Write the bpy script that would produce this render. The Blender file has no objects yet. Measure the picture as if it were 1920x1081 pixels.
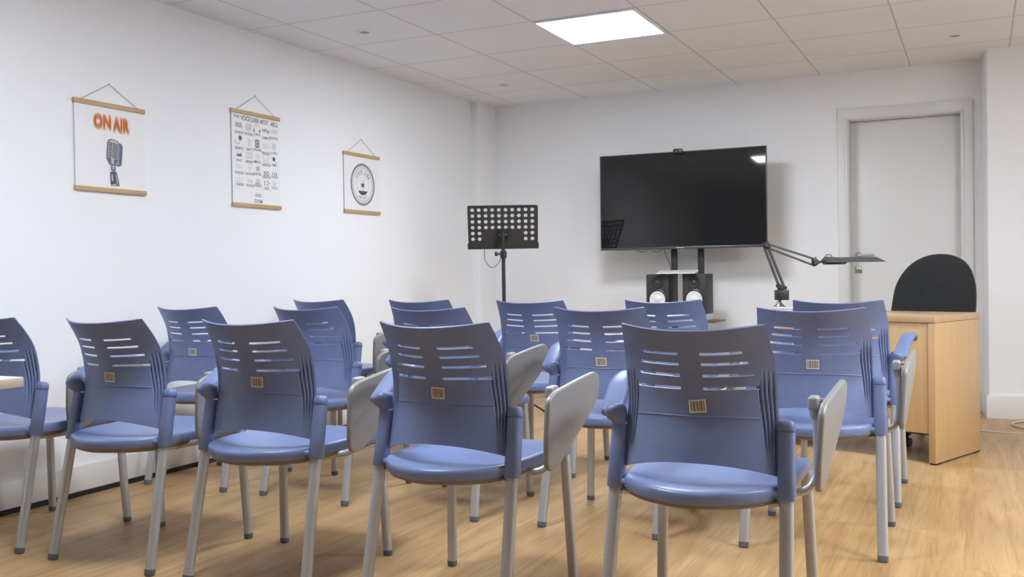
import bpy, bmesh, math, random
from mathutils import Vector, Matrix
random.seed(7)
PI = math.pi
col = bpy.context.scene.collection
scene = bpy.context.scene

# ------------------------------------------------------------------ materials
def mat(name, rgb, rough=0.5, metal=0.0, spec=0.5, noise=0.0, nscale=60.0, bump=0.0, bscale=200.0, coat=0.0):
    m = bpy.data.materials.new(name); m.use_nodes = True
    nt = m.node_tree; b = nt.nodes['Principled BSDF']
    b.inputs['Base Color'].default_value = (*rgb, 1)
    b.inputs['Roughness'].default_value = rough
    b.inputs['Metallic'].default_value = metal
    b.inputs['Specular IOR Level'].default_value = spec
    b.inputs['Coat Weight'].default_value = coat
    tc = nt.nodes.new('ShaderNodeTexCoord')
    if noise > 0:
        n = nt.nodes.new('ShaderNodeTexNoise'); n.inputs['Scale'].default_value = nscale
        n.inputs['Detail'].default_value = 3
        nt.links.new(tc.outputs['Object'], n.inputs['Vector'])
        r = nt.nodes.new('ShaderNodeValToRGB')
        r.color_ramp.elements[0].position = 0.3; r.color_ramp.elements[1].position = 0.7
        r.color_ramp.elements[0].color = (*[c * (1 - noise) for c in rgb], 1)
        r.color_ramp.elements[1].color = (*[min(1, c * (1 + noise)) for c in rgb], 1)
        nt.links.new(n.outputs['Fac'], r.inputs['Fac'])
        nt.links.new(r.outputs['Color'], b.inputs['Base Color'])
    if bump > 0:
        n2 = nt.nodes.new('ShaderNodeTexNoise'); n2.inputs['Scale'].default_value = bscale
        n2.inputs['Detail'].default_value = 2
        nt.links.new(tc.outputs['Object'], n2.inputs['Vector'])
        bp = nt.nodes.new('ShaderNodeBump'); bp.inputs['Strength'].default_value = bump
        bp.inputs['Distance'].default_value = 0.002
        nt.links.new(n2.outputs['Fac'], bp.inputs['Height'])
        nt.links.new(bp.outputs['Normal'], b.inputs['Normal'])
    return m

def emis(name, rgb, strength):
    m = bpy.data.materials.new(name); m.use_nodes = True
    nt = m.node_tree; nt.nodes.clear()
    e = nt.nodes.new('ShaderNodeEmission'); o = nt.nodes.new('ShaderNodeOutputMaterial')
    e.inputs['Color'].default_value = (*rgb, 1); e.inputs['Strength'].default_value = strength
    nt.links.new(e.outputs[0], o.inputs[0]); return m

def wood(name, c1, c2, axis='Z', scale=1.0, rough=0.45):
    """straight fine grain running along one object axis"""
    m = bpy.data.materials.new(name); m.use_nodes = True
    nt = m.node_tree; b = nt.nodes['Principled BSDF']; b.inputs['Roughness'].default_value = rough
    tc = nt.nodes.new('ShaderNodeTexCoord'); mp = nt.nodes.new('ShaderNodeMapping')
    s = [38 * scale] * 3; s['XYZ'.index(axis)] = 1.6 * scale
    mp.inputs['Scale'].default_value = s
    nt.links.new(tc.outputs['Object'], mp.inputs['Vector'])
    n = nt.nodes.new('ShaderNodeTexNoise'); n.inputs['Scale'].default_value = 1.0
    n.inputs['Detail'].default_value = 5; n.inputs['Roughness'].default_value = 0.6
    n.inputs['Distortion'].default_value = 0.4
    nt.links.new(mp.outputs[0], n.inputs['Vector'])
    r = nt.nodes.new('ShaderNodeValToRGB')
    r.color_ramp.elements[0].position = 0.3; r.color_ramp.elements[1].position = 0.72
    r.color_ramp.elements[0].color = (*c1, 1); r.color_ramp.elements[1].color = (*c2, 1)
    nt.links.new(n.outputs['Fac'], r.inputs['Fac']); nt.links.new(r.outputs[0], b.inputs['Base Color'])
    return m

def math_node(nt, op, a, b=None):
    n = nt.nodes.new('ShaderNodeMath'); n.operation = op
    for i, v in enumerate((a, b)):
        if v is None: continue
        if isinstance(v, (int, float)): n.inputs[i].default_value = v
        else: nt.links.new(v, n.inputs[i])
    return n.outputs[0]

CEIL_A, CEIL_D = 0.2816, 0.5792      # tile grid offsets from left and back wall
def ceiling_mat():
    m = bpy.data.materials.new('ceiling_tiles'); m.use_nodes = True
    nt = m.node_tree; b = nt.nodes['Principled BSDF']; b.inputs['Roughness'].default_value = 0.9
    tc = nt.nodes.new('ShaderNodeTexCoord'); sp = nt.nodes.new('ShaderNodeSeparateXYZ')
    nt.links.new(tc.outputs['Object'], sp.inputs[0])
    fx = math_node(nt, 'PINGPONG', math_node(nt, 'SUBTRACT', sp.outputs['X'], CEIL_A), 0.3)
    fy = math_node(nt, 'PINGPONG', math_node(nt, 'ADD', sp.outputs['Y'], CEIL_D), 0.3)
    d = math_node(nt, 'MINIMUM', fx, fy)
    r = nt.nodes.new('ShaderNodeValToRGB'); r.color_ramp.interpolation = 'LINEAR'
    els = r.color_ramp.elements
    base = CEIL_COL
    els[0].position = 0.0; els[0].color = (*[c * 0.66 for c in base], 1)
    els[1].position = 1.0; els[1].color = (*base, 1)
    for p, f in ((0.010, 0.66), (0.018, 0.98), (0.022, 1.0)):
        e = els.new(p); e.color = (*[c * f for c in base], 1)
    nt.links.new(math_node(nt, 'MULTIPLY', d, 1 / 0.3), r.inputs['Fac'])
    n = nt.nodes.new('ShaderNodeTexNoise'); n.inputs['Scale'].default_value = 2.2
    nt.links.new(tc.outputs['Object'], n.inputs['Vector'])
    mx = nt.nodes.new('ShaderNodeMix'); mx.data_type = 'RGBA'; mx.blend_type = 'MULTIPLY'
    mx.inputs[0].default_value = 0.06
    nt.links.new(r.outputs[0], mx.inputs[6]); nt.links.new(n.outputs['Color'], mx.inputs[7])
    nt.links.new(mx.outputs[2], b.inputs['Base Color'])
    n2 = nt.nodes.new('ShaderNodeTexNoise'); n2.inputs['Scale'].default_value = 160
    nt.links.new(tc.outputs['Object'], n2.inputs['Vector'])
    bp = nt.nodes.new('ShaderNodeBump'); bp.inputs['Strength'].default_value = 0.12; bp.inputs['Distance'].default_value = 0.002
    nt.links.new(n2.outputs['Fac'], bp.inputs['Height']); nt.links.new(bp.outputs[0], b.inputs['Normal'])
    return m

def floor_mat():
    m = bpy.data.materials.new('oak_laminate'); m.use_nodes = True
    nt = m.node_tree; b = nt.nodes['Principled BSDF']
    b.inputs['Roughness'].default_value = 0.42; b.inputs['Specular IOR Level'].default_value = 0.4
    tc = nt.nodes.new('ShaderNodeTexCoord')
    rot = nt.nodes.new('ShaderNodeMapping'); rot.inputs['Rotation'].default_value = (0, 0, PI / 2)
    nt.links.new(tc.outputs['Object'], rot.inputs['Vector'])
    br = nt.nodes.new('ShaderNodeTexBrick')
    br.inputs['Scale'].default_value = 1.0; br.inputs['Brick Width'].default_value = 1.28
    br.inputs['Row Height'].default_value = 0.192; br.inputs['Mortar Size'].default_value = 0.0012
    br.inputs['Mortar Smooth'].default_value = 0.2
    br.inputs['Color1'].default_value = (0.0, 0.0, 0.0, 1); br.inputs['Color2'].default_value = (1, 1, 1, 1)
    br.inputs['Mortar'].default_value = (0.5, 0.5, 0.5, 1); br.offset = 0.37
    nt.links.new(rot.outputs[0], br.inputs['Vector'])
    # per-plank offset of the grain
    cm = nt.nodes.new('ShaderNodeVectorMath'); cm.operation = 'SCALE'; cm.inputs['Scale'].default_value = 7.0
    nt.links.new(br.outputs['Color'], cm.inputs[0])
    ad = nt.nodes.new('ShaderNodeVectorMath'); ad.operation = 'ADD'
    nt.links.new(tc.outputs['Object'], ad.inputs[0]); nt.links.new(cm.outputs[0], ad.inputs[1])
    mp = nt.nodes.new('ShaderNodeMapping'); mp.inputs['Scale'].default_value = (11, 0.8, 1)
    nt.links.new(ad.outputs[0], mp.inputs['Vector'])
    n = nt.nodes.new('ShaderNodeTexNoise'); n.inputs['Scale'].default_value = 1.0; n.inputs['Detail'].default_value = 6
    n.inputs['Roughness'].default_value = 0.62; n.inputs['Distortion'].default_value = 1.4
    nt.links.new(mp.outputs[0], n.inputs['Vector'])
    r = nt.nodes.new('ShaderNodeValToRGB'); e = r.color_ramp.elements
    e[0].position = 0.28; e[0].color = (*FLOOR_C[0], 1); e[1].position = 0.74; e[1].color = (*FLOOR_C[2], 1)
    k = e.new(0.5); k.color = (*FLOOR_C[1], 1)
    nt.links.new(n.outputs['Fac'], r.inputs['Fac'])
    # fine pores
    mp2 = nt.nodes.new('ShaderNodeMapping'); mp2.inputs['Scale'].default_value = (110, 5, 1)
    nt.links.new(ad.outputs[0], mp2.inputs['Vector'])
    n2 = nt.nodes.new('ShaderNodeTexNoise'); n2.inputs['Scale'].default_value = 1.0; n2.inputs['Detail'].default_value = 3
    nt.links.new(mp2.outputs[0], n2.inputs['Vector'])
    r2 = nt.nodes.new('ShaderNodeValToRGB'); r2.color_ramp.elements[0].position = 0.32; r2.color_ramp.elements[1].position = 0.55
    r2.color_ramp.elements[0].color = (0.86, 0.83, 0.80, 1); r2.color_ramp.elements[1].color = (1, 1, 1, 1)
    nt.links.new(n2.outputs['Fac'], r2.inputs['Fac'])
    mx = nt.nodes.new('ShaderNodeMix'); mx.data_type = 'RGBA'; mx.blend_type = 'MULTIPLY'; mx.inputs[0].default_value = 1
    nt.links.new(r.outputs[0], mx.inputs[6]); nt.links.new(r2.outputs[0], mx.inputs[7])
    mx2 = nt.nodes.new('ShaderNodeMix'); mx2.data_type = 'RGBA'
    nt.links.new(math_node(nt, 'MULTIPLY', br.outputs['Fac'], 0.18), mx2.inputs[0])
    nt.links.new(mx.outputs[2], mx2.inputs[6]); mx2.inputs[7].default_value = (0.16, 0.09, 0.04, 1)
    nt.links.new(mx2.outputs[2], b.inputs['Base Color'])
    return m

WALL_COL = (0.90, 0.91, 0.925)
CEIL_COL = (0.90, 0.90, 0.90)
FLOOR_C = [(0.37, 0.215, 0.085), (0.50, 0.315, 0.138), (0.60, 0.40, 0.190)]
M = {}
M['wall'] = mat('white_wall_paint', WALL_COL, 0.85, bump=0.25, bscale=90)
M['rear_wall'] = mat('grey_wall_paint', (0.28, 0.28, 0.30), 0.85, bump=0.25, bscale=90)  # unseen rear wall, made grey to cut fill light on the chair backs
M['ceiling'] = ceiling_mat()
M['floor'] = floor_mat()
M['trim'] = mat('white_trim_paint', (0.80, 0.79, 0.77), 0.45)
M['door'] = mat('white_door_lacquer', (0.80, 0.80, 0.79), 0.4)
M['black_strip'] = mat('black_rubber_strip', (0.018, 0.018, 0.022), 0.5)
M['panel'] = emis('led_diffuser', (0.895, 0.965, 1.06), 17.0)
M['panel_frame'] = mat('white_lamp_frame', (0.85, 0.85, 0.85), 0.4)
M['spot_glass'] = mat('dim_spot_glass', (0.25, 0.23, 0.20), 0.3)
M['plastic'] = mat('blue_plastic', (0.165, 0.215, 0.395), 0.40, noise=0.04, nscale=30, bump=0.10, bscale=900)
M['seat_plastic'] = mat('blue_seat_plastic', (0.178, 0.238, 0.445), 0.30, noise=0.04, nscale=30, bump=0.10, bscale=900)  # the chairs' blue plastic, lightened so the seat colour carries overhead light
M['underside'] = mat('taupe_seat_shell', (0.23, 0.19, 0.165), 0.6)
M['leg'] = mat('satin_silver_paint', (0.49, 0.50, 0.52), 0.38, metal=0.4)
M['foot'] = mat('slate_foot_plastic', (0.13, 0.155, 0.20), 0.5)
M['tablet'] = mat('silver_grey_laminate', (0.315, 0.31, 0.305), 0.42, metal=0.2, noise=0.04, nscale=400)
M['tablet_rim'] = mat('silver_rim', (0.55, 0.53, 0.50), 0.35, metal=0.5)
M['clamp'] = mat('grey_clamp', (0.42, 0.42, 0.42), 0.4, metal=0.3)
M['sticker'] = mat('white_sticker', (0.72, 0.66, 0.54), 0.6)
M['sticker_ink'] = mat('barcode_ink', (0.05, 0.04, 0.04), 0.6)
M['desk'] = wood('beech_veneer_upright', (0.55, 0.36, 0.17), (0.61, 0.41, 0.205), 'Z', 1.0, 0.4)
M['desk_top'] = wood('beech_veneer_top', (0.50, 0.335, 0.18), (0.60, 0.42, 0.245), 'X', 1.0, 0.35)
M['bar_wood'] = wood('oak_hanger_wood', (0.48, 0.31, 0.145), (0.60, 0.41, 0.215), 'Y', 2.0, 0.5)
M['paper'] = mat('white_poster_paper', (0.87, 0.87, 0.87), 0.6)
M['cord'] = mat('jute_cord', (0.36, 0.27, 0.17), 0.8)
M['ink'] = mat('dark_print_ink', (0.09, 0.085, 0.10), 0.6)
M['ink_grey'] = mat('grey_print_ink', (0.36, 0.36, 0.37), 0.6)
M['ink_soft'] = mat('pale_print_ink', (0.55, 0.53, 0.52), 0.6)
M['ink_blue'] = mat('blue_print_ink', (0.07, 0.13, 0.22), 0.6)
M['ink_teal'] = mat('teal_print_ink', (0.10, 0.22, 0.20), 0.6)
M['ink_slate'] = mat('slate_print_ink', (0.15, 0.18, 0.24), 0.6)
M['ink_badge'] = mat('grey_blue_print_ink', (0.22, 0.25, 0.30), 0.6)
M['ink_silver'] = mat('silver_print_ink', (0.50, 0.51, 0.52), 0.6)
M['black_metal'] = mat('black_powder_coat', (0.022, 0.022, 0.024), 0.5)
M['music_metal'] = mat('dark_grey_stand_metal', (0.040, 0.038, 0.037), 0.55)
M['black_plastic'] = mat('black_plastic', (0.022, 0.022, 0.024), 0.4)
M['screen'] = mat('black_screen_glass', (0.016, 0.017, 0.018), 0.035, spec=0.5)
M['bezel'] = mat('dark_bezel', (0.03, 0.03, 0.034), 0.35)
M['bezel_low'] = mat('charcoal_bezel_metal', (0.10, 0.10, 0.11), 0.35, metal=0.5)
M['speaker'] = mat('black_vinyl_cabinet', (0.033, 0.033, 0.034), 0.55)
M['cone'] = mat('white_cone', (0.78, 0.77, 0.76), 0.55)
M['white_plastic'] = mat('white_plastic', (0.78, 0.78, 0.77), 0.45)
M['grey_key'] = mat('pale_grey_keys', (0.62, 0.62, 0.62), 0.5)
M['silver'] = mat('brushed_silver', (0.62, 0.62, 0.62), 0.3, metal=0.9)
M['nickel'] = mat('nickel_brass', (0.50, 0.46, 0.38), 0.35, metal=0.8)
M['fabric'] = mat('black_fabric', (0.022, 0.024, 0.026), 0.95, noise=0.6, nscale=420, bump=0.6, bscale=500)
M['ply_edge'] = mat('beige_back_edge', (0.45, 0.30, 0.17), 0.6)
M['lamp_metal'] = mat('charcoal_lamp_metal', (0.10, 0.102, 0.106), 0.42, metal=0.2)
M['red'] = mat('red_cap', (0.45, 0.06, 0.04), 0.5)
M['orange'] = mat('orange_card', (0.75, 0.36, 0.08), 0.6)
M['cable'] = mat('ivory_cable', (0.60, 0.57, 0.50), 0.5)
M['laminate'] = mat('pale_blue_grey_laminate', (0.50, 0.53, 0.60), 0.35)
M['laminate_edge'] = mat('white_laminate_edge', (0.74, 0.73, 0.70), 0.4)
M['lens'] = mat('lens_glass', (0.02, 0.05, 0.06), 0.08)
M['led'] = mat('small_indicator', (0.45, 0.55, 0.55), 0.3)

# plywood edge with thin plies
def ply_mat():
    m = bpy.data.materials.new('plywood_edge'); m.use_nodes = True
    nt = m.node_tree; b = nt.nodes['Principled BSDF']; b.inputs['Roughness'].default_value = 0.6
    tc = nt.nodes.new('ShaderNodeTexCoord'); w = nt.nodes.new('ShaderNodeTexWave')
    w.bands_direction = 'Z'; w.inputs['Scale'].default_value = 130; w.inputs['Distortion'].default_value = 0.3
    nt.links.new(tc.outputs['Object'], w.inputs['Vector'])
    r = nt.nodes.new('ShaderNodeValToRGB')
    r.color_ramp.elements[0].color = (0.40, 0.33, 0.25, 1); r.color_ramp.elements[1].color = (0.60, 0.53, 0.43, 1)
    nt.links.new(w.outputs['Fac'], r.inputs['Fac']); nt.links.new(r.outputs[0], b.inputs['Base Color'])
    return m
M['ply'] = ply_mat()

def ghost_ink(name, rgb, alpha):
    m = bpy.data.materials.new(name); m.use_nodes = True
    b = m.node_tree.nodes['Principled BSDF']
    b.inputs['Base Color'].default_value = (*rgb, 1); b.inputs['Roughness'].default_value = 0.7
    b.inputs['Alpha'].default_value = alpha
    return m
M['glow_ink'] = ghost_ink('blurred_orange_ink', (0.95, 0.30, 0.06), 0.30)
M['halo_ink'] = ghost_ink('pale_orange_halo_ink', (0.98, 0.62, 0.40), 0.09)

# ------------------------------------------------------------------ mesh helpers
class MB:
    def __init__(s): s.v = []; s.f = []; s.m = []; s.mi = 0
    def add(s, vs, fs, T=None):
        o = len(s.v)
        s.v += [tuple(T @ Vector(p)) if T else tuple(p) for p in vs]
        for f in fs: s.f.append([o + i for i in f]); s.m.append(s.mi)
        return s
    def use(s, i): s.mi = i; return s
    def box(s, x0, x1, y0, y1, z0, z1, bev=0.0, T=None, seg=2):
        bm = bmesh.new(); bmesh.ops.create_cube(bm, size=1)
        for v in bm.verts:
            v.co = Vector(((x0 + x1) / 2 + v.co.x * (x1 - x0), (y0 + y1) / 2 + v.co.y * (y1 - y0), (z0 + z1) / 2 + v.co.z * (z1 - z0)))
        if bev > 0: bmesh.ops.bevel(bm, geom=list(bm.edges), offset=bev, segments=seg, profile=0.5, affect='EDGES')
        s.bm(bm, T); return s
    def bm(s, bm, T=None):
        bm.verts.index_update(); bm.verts.ensure_lookup_table()
        s.add([v.co.copy() for v in bm.verts], [[v.index for v in f.verts] for f in bm.faces], T); bm.free()
    def lathe(s, prof, n=24, T=None, cap=True):
        vs = []; fs = []
        for r, z in prof:
            for k in range(n): a = 2 * PI * k / n; vs.append((r * math.cos(a), r * math.sin(a), z))
        for i in range(len(prof) - 1):
            for k in range(n):
                fs.append([i * n + k, i * n + (k + 1) % n, (i + 1) * n + (k + 1) % n, (i + 1) * n + k])
        if cap:
            fs.append(list(range(n))[::-1]); fs.append([(len(prof) - 1) * n + k for k in range(n)])
        return s.add(vs, fs, T)
    def tube(s, pts, ra, rb=None, n=12, up=(0, 0, 1), T=None, power=2.0, caps=True):
        """sweep an ellipse / superellipse along points; ra, rb may be lists. ra is along side axis, rb along up axis"""
        pts = [Vector(p) for p in pts]; k = len(pts)
        ra = ra if isinstance(ra, (list, tuple)) else [ra] * k
        rb = ra if rb is None else (rb if isinstance(rb, (list, tuple)) else [rb] * k)
        vs = []; fs = []; U = Vector(up)
        for i, p in enumerate(pts):
            t = (pts[min(i + 1, k - 1)] - pts[max(i - 1, 0)]).normalized()
            sd = t.cross(U)
            if sd.length < 1e-4: sd = t.cross(Vector((0, 1, 0)))
            sd.normalize(); u = sd.cross(t).normalized(); 
            if i and power == 2.0: U = u
            for j in range(n):
                a = 2 * PI * j / n; c, q = math.cos(a), math.sin(a)
                e = 2.0 / power
                c = math.copysign(abs(c) ** e, c); q = math.copysign(abs(q) ** e, q)
                vs.append(p + sd * (ra[i] * c) + u * (rb[i] * q))
        for i in range(k - 1):
            for j in range(n):
                fs.append([i * n + j, i * n + (j + 1) % n, (i + 1) * n + (j + 1) % n, (i + 1) * n + j])
        if caps: fs.append(list(range(n))[::-1]); fs.append([(k - 1) * n + j for j in range(n)])
        return s.add(vs, fs, T)
    def prism(s, poly, d0, d1, axis='z', bev=0.0, T=None, seg=2):
        """extrude 2D polygon. axis z: (x,y); y: (x,z); x: (y,z)"""
        def P(a, b, d): return {'z': (a, b, d), 'y': (a, d, b), 'x': (d, a, b)}[axis]
        bm = bmesh.new(); n = len(poly)
        lo = [bm.verts.new(P(a, b, d0)) for a, b in poly]; hi = [bm.verts.new(P(a, b, d1)) for a, b in poly]
        f0 = bm.faces.new(lo[::-1]); f1 = bm.faces.new(hi)
        for i in range(n): bm.faces.new([lo[i], lo[(i + 1) % n], hi[(i + 1) % n], hi[i]])
        bmesh.ops.recalc_face_normals(bm, faces=list(bm.faces))
        if bev > 0:
            bmesh.ops.bevel(bm, geom=[e for e in bm.edges if e in set(f0.edges) | set(f1.edges)], offset=bev, segments=seg, profile=0.5, affect='EDGES')
        s.bm(bm, T); return s
    def build(s, name, mats, parent=None, smooth=35, recalc=True):
        me = bpy.data.meshes.new(name); me.from_pydata([tuple(v) for v in s.v], [], s.f)
        if recalc:
            bm = bmesh.new(); bm.from_mesh(me); bmesh.ops.recalc_face_normals(bm, faces=list(bm.faces)); bm.to_mesh(me); bm.free()
        mats = mats if isinstance(mats, (list, tuple)) else [mats]
        for m in mats: me.materials.append(m)
        me.polygons.foreach_set('material_index', s.m)
        if smooth:
            me.polygons.foreach_set('use_smooth', [True] * len(me.polygons))
            me.set_sharp_from_angle(angle=math.radians(smooth))
        me.update()
        o = bpy.data.objects.new(name, me); col.objects.link(o)
        if parent: o.parent = parent
        return o

def tag(o, label=None, cat=None, group=None, kind=None):
    if label: o['label'] = label
    if cat: o['category'] = cat
    if group: o['group'] = group
    if kind: o['kind'] = kind
    return o
def empty(name, loc, rz=0.0):
    o = bpy.data.objects.new(name, None); col.objects.link(o); o.location = loc; o.rotation_euler = (0, 0, rz)
    o.empty_display_size = 0.1; return o
def struct(o): o['kind'] = 'structure'; return o
def lerp_tab(tab, x):
    if x <= tab[0][0]: return tab[0][1]
    for (a, p), (b, q) in zip(tab, tab[1:]):
        if x <= b:
            t = (x - a) / (b - a); return p + (q - p) * t
    return tab[-1][1]
def spline_tab(tab, x):
    """Catmull-Rom through a table"""
    n = len(tab)
    if x <= tab[0][0]: return tab[0][1]
    if x >= tab[-1][0]: return tab[-1][1]
    for i in range(n - 1):
        if x <= tab[i + 1][0]:
            x0, y0 = tab[i]; x1, y1 = tab[i + 1]; h = x1 - x0
            m0 = (tab[i + 1][1] - tab[max(i - 1, 0)][1]) / (tab[i + 1][0] - tab[max(i - 1, 0)][0])
            m1 = (tab[min(i + 2, n - 1)][1] - tab[i][1]) / (tab[min(i + 2, n - 1)][0] - tab[i][0])
            t = (x - x0) / h
            return (2*t**3 - 3*t**2 + 1)*y0 + (t**3 - 2*t**2 + t)*h*m0 + (-2*t**3 + 3*t**2)*y1 + (t**3 - t**2)*h*m1
def bez(pts, n=8):
    """smooth polyline through points (Catmull-Rom)"""
    P = [Vector(p) for p in pts]; out = []
    for i in range(len(P) - 1):
        a, b, c, d = P[max(i - 1, 0)], P[i], P[i + 1], P[min(i + 2, len(P) - 1)]
        for k in range(n):
            t = k / n
            out.append(0.5 * ((2 * b) + (-a + c) * t + (2 * a - 5 * b + 4 * c - d) * t**2 + (-a + 3 * b - 3 * c + d) * t**3))
    out.append(P[-1]); return out
def round_poly(pts, r, n=5):
    """round every corner of a 2D polygon (r scalar or list)"""
    out = []; k = len(pts)
    for i in range(k):
        p = Vector(pts[i]); a = Vector(pts[i - 1]); b = Vector(pts[(i + 1) % k])
        rr = r[i] if isinstance(r, (list, tuple)) else r
        da = (a - p).normalized(); db = (b - p).normalized()
        la = min(rr, (a - p).length * .49); lb = min(rr, (b - p).length * .49)
        A = p + da * la; B = p + db * lb
        for j in range(n + 1):
            t = j / n; out.append(tuple((1 - t)**2 * A + 2 * t * (1 - t) * p + t * t * B))
    return out

# text as flat mesh
_tc = {}
def text_mesh(s, bold=0.0):
    key = (s, bold)
    if key not in _tc:
        cu = bpy.data.curves.new('txt', 'FONT'); cu.body = s; cu.align_x = 'CENTER'; cu.align_y = 'CENTER'; cu.resolution_u = 3; cu.offset = bold
        o = bpy.data.objects.new('txt', cu); col.objects.link(o)
        dg = bpy.context.evaluated_depsgraph_get(); dg.update()
        me = bpy.data.meshes.new_from_object(o.evaluated_get(dg))
        vs = [v.co.copy() for v in me.vertices]; fs = [list(p.vertices) for p in me.polygons]
        bpy.data.objects.remove(o); bpy.data.curves.remove(cu); bpy.data.meshes.remove(me)
        x0 = min(v.x for v in vs); x1 = max(v.x for v in vs); y0 = min(v.y for v in vs); y1 = max(v.y for v in vs)
        vs = [((v.x - (x0 + x1) / 2) / (x1 - x0), (v.y - (y0 + y1) / 2) / (y1 - y0)) for v in vs]
        _tc[key] = (vs, fs)
    return _tc[key]

# ------------------------------------------------------------------ room
H = 2.365
RX, RY = 5.6, -9.2           # right wall X, rear wall Y
COLX = 3.722
def plane(name, pts, m, sub=None):
    b = MB(); b.add(pts, [[0, 1, 2, 3]]); return b.build(name, m, smooth=0, recalc=False)
T = 0.15
struct(MB().box(-T, RX + T, RY - T, 0.3, -0.1, 0).build('floor', M['floor'], smooth=0))
struct(MB().box(-T, RX + T, RY - T, 0.3, H, H + 0.1).build('ceiling', M['ceiling'], smooth=0))
struct(MB().box(-T, 0, RY - T, 0.3, 0, H).build('wall_left', M['wall'], smooth=0))
# back wall with a door opening
DX0, DX1, DZ = 2.867, 3.592, 2.028
wb = MB()
wb.box(0, DX0, 0, T, 0, H); wb.box(DX1, RX, 0, T, 0, H); wb.box(DX0, DX1, 0, T, DZ, H)
struct(wb.build('wall_back', M['wall'], smooth=0))
struct(MB().box(RX, RX + T, RY - T, 0.3, 0, H).build('wall_right', M['wall'], smooth=0))
struct(MB().box(-T, RX + T, RY - T, RY, 0, H).build('wall_rear', M['rear_wall'], smooth=0))
# corner pilaster (pipe casing) and the projecting wall on the right
struct(MB().prism(round_poly([(0.0, -0.305), (0.064, -0.305), (0.064, 0.0), (0.0, 0.0)], [0.001, 0.012, 0.001, 0.001]), 0, H).build('wall_corner', M['wall'], smooth=30))
struct(MB().prism(round_poly([(COLX, 0.0), (3.750, -0.335), (RX, -0.335), (RX, 0.0)], [0.001, 0.012, 0.001, 0.001]), 0, H).build('wall_front', M['wall'], smooth=30))
# baseboards
def base_profile(bz=0.138, th=0.015):
    return [(0, 0.022), (th, 0.022), (th, bz - 0.008), (th - 0.005, bz), (0, bz)]
struct(MB().box(0, 0.015, RY, -0.305, 0.022, 0.138, 0.003).build('baseboard_left', M['trim']))
struct(MB().box(0.0005, 0.018, RY, -0.305, 0.0, 0.022).build('trim_1', M['black_strip'], smooth=0))
bb = MB(); bb.box(0.064, 2.797, -0.015, 0, 0.022, 0.138, 0.003); bb.box(3.667, COLX, -0.015, 0, 0.0, 0.138, 0.003)
struct(bb.build('baseboard_back', M['trim']))
struct(MB().box(0.064, 2.797, -0.018, -0.0005, 0.0, 0.022).build('trim_2', M['black_strip'], smooth=0))
bb = MB(); bb.prism([(3.7095, 0.0), (3.7375, -0.350), (RX, -0.350), (RX, -0.335), (3.750, -0.335), (COLX, 0.0)], 0, 0.150, bev=0.002)
struct(bb.build('baseboard_right', M['trim']))
struct(MB().box(0.0, 0.079, -0.320, -0.305, 0.0, 0.138, 0.003).box(0.064, 0.079, -0.32, -0.015, 0.0, 0.138, 0.003).build('baseboard_corner', M['trim']))
# shadow-gap angle between wall and ceiling
# door
dr = empty('door_1', ((DX0 + DX1) / 2, 0.1, 0.0)); struct(dr)
ox = (DX0 + DX1) / 2; W2 = (DX1 - DX0) / 2
MB().box(-W2 + .002, W2 - .002, 0, 0.04, 0.008, DZ - 0.004, 0.002).build('door_leaf', M['door'], dr)
fr = MB()
for a, b_ in ((2.797, DX0), (DX1, 3.667)):
    fr.box(a - ox, b_ - ox, -0.114, -0.1, 0, 2.108, 0.003)
fr.box(2.797 - ox, 3.667 - ox, -0.115, -0.1, DZ, 2.108, 0.003)
# inner stop bead
fr.box(DX0 - ox - .018, DX0 - ox - .006, -0.120, -0.114, 0, DZ + .012, 0.002)
fr.box(DX0 - ox - .018, DX1 - ox + .018, -0.120, -0.114, DZ + .004, DZ + .016, 0.002)
fr.box(DX1 - ox + .006, DX1 - ox + .018, -0.120, -0.114, 0, DZ + .012, 0.002)
# jamb lining
fr.box(-W2, -W2 + .002, -0.1, 0.0, 0, DZ); fr.box(W2 - .002, W2, -0.1, 0.0, 0, DZ); fr.box(-W2, W2, -0.1, 0.0, DZ - .002, DZ)
fr.build('door_frame', M['door'], dr)
hd = MB()
hx = 2.915 - ox
hd.lathe([(0.026, 0), (0.026, 0.006), (0.022, 0.009)], 24, Matrix.Translation((hx, -0.0, 1.069)) @ Matrix.Rotation(PI / 2, 4, 'X'))
hd.tube(bez([(hx, -0.004, 1.069), (hx, -0.035, 1.069), (hx + .012, -0.047, 1.069), (hx + .06, -0.048, 1.069), (hx + .115, -0.048, 1.070)], 5), 0.009, 0.009, 12)
hd.build('door_handle', M['silver'], dr)
lk = MB(); lk.box(2.893 - ox, 2.943 - ox, -0.006, 0.0, 0.942, 0.993, 0.003)
lk.use(1).lathe([(0.014, 0), (0.014, 0.006), (0.010, 0.008)], 20, Matrix.Translation((2.919 - ox, -0.006, 0.969)) @ Matrix.Rotation(PI / 2, 4, 'X'))
lk.use(2).box(2.917 - ox, 2.921 - ox, -0.0165, -0.013, 0.961, 0.977)
lk.build('lock_plate', [M['nickel'], M['silver'], M['ink']], dr)

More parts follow.
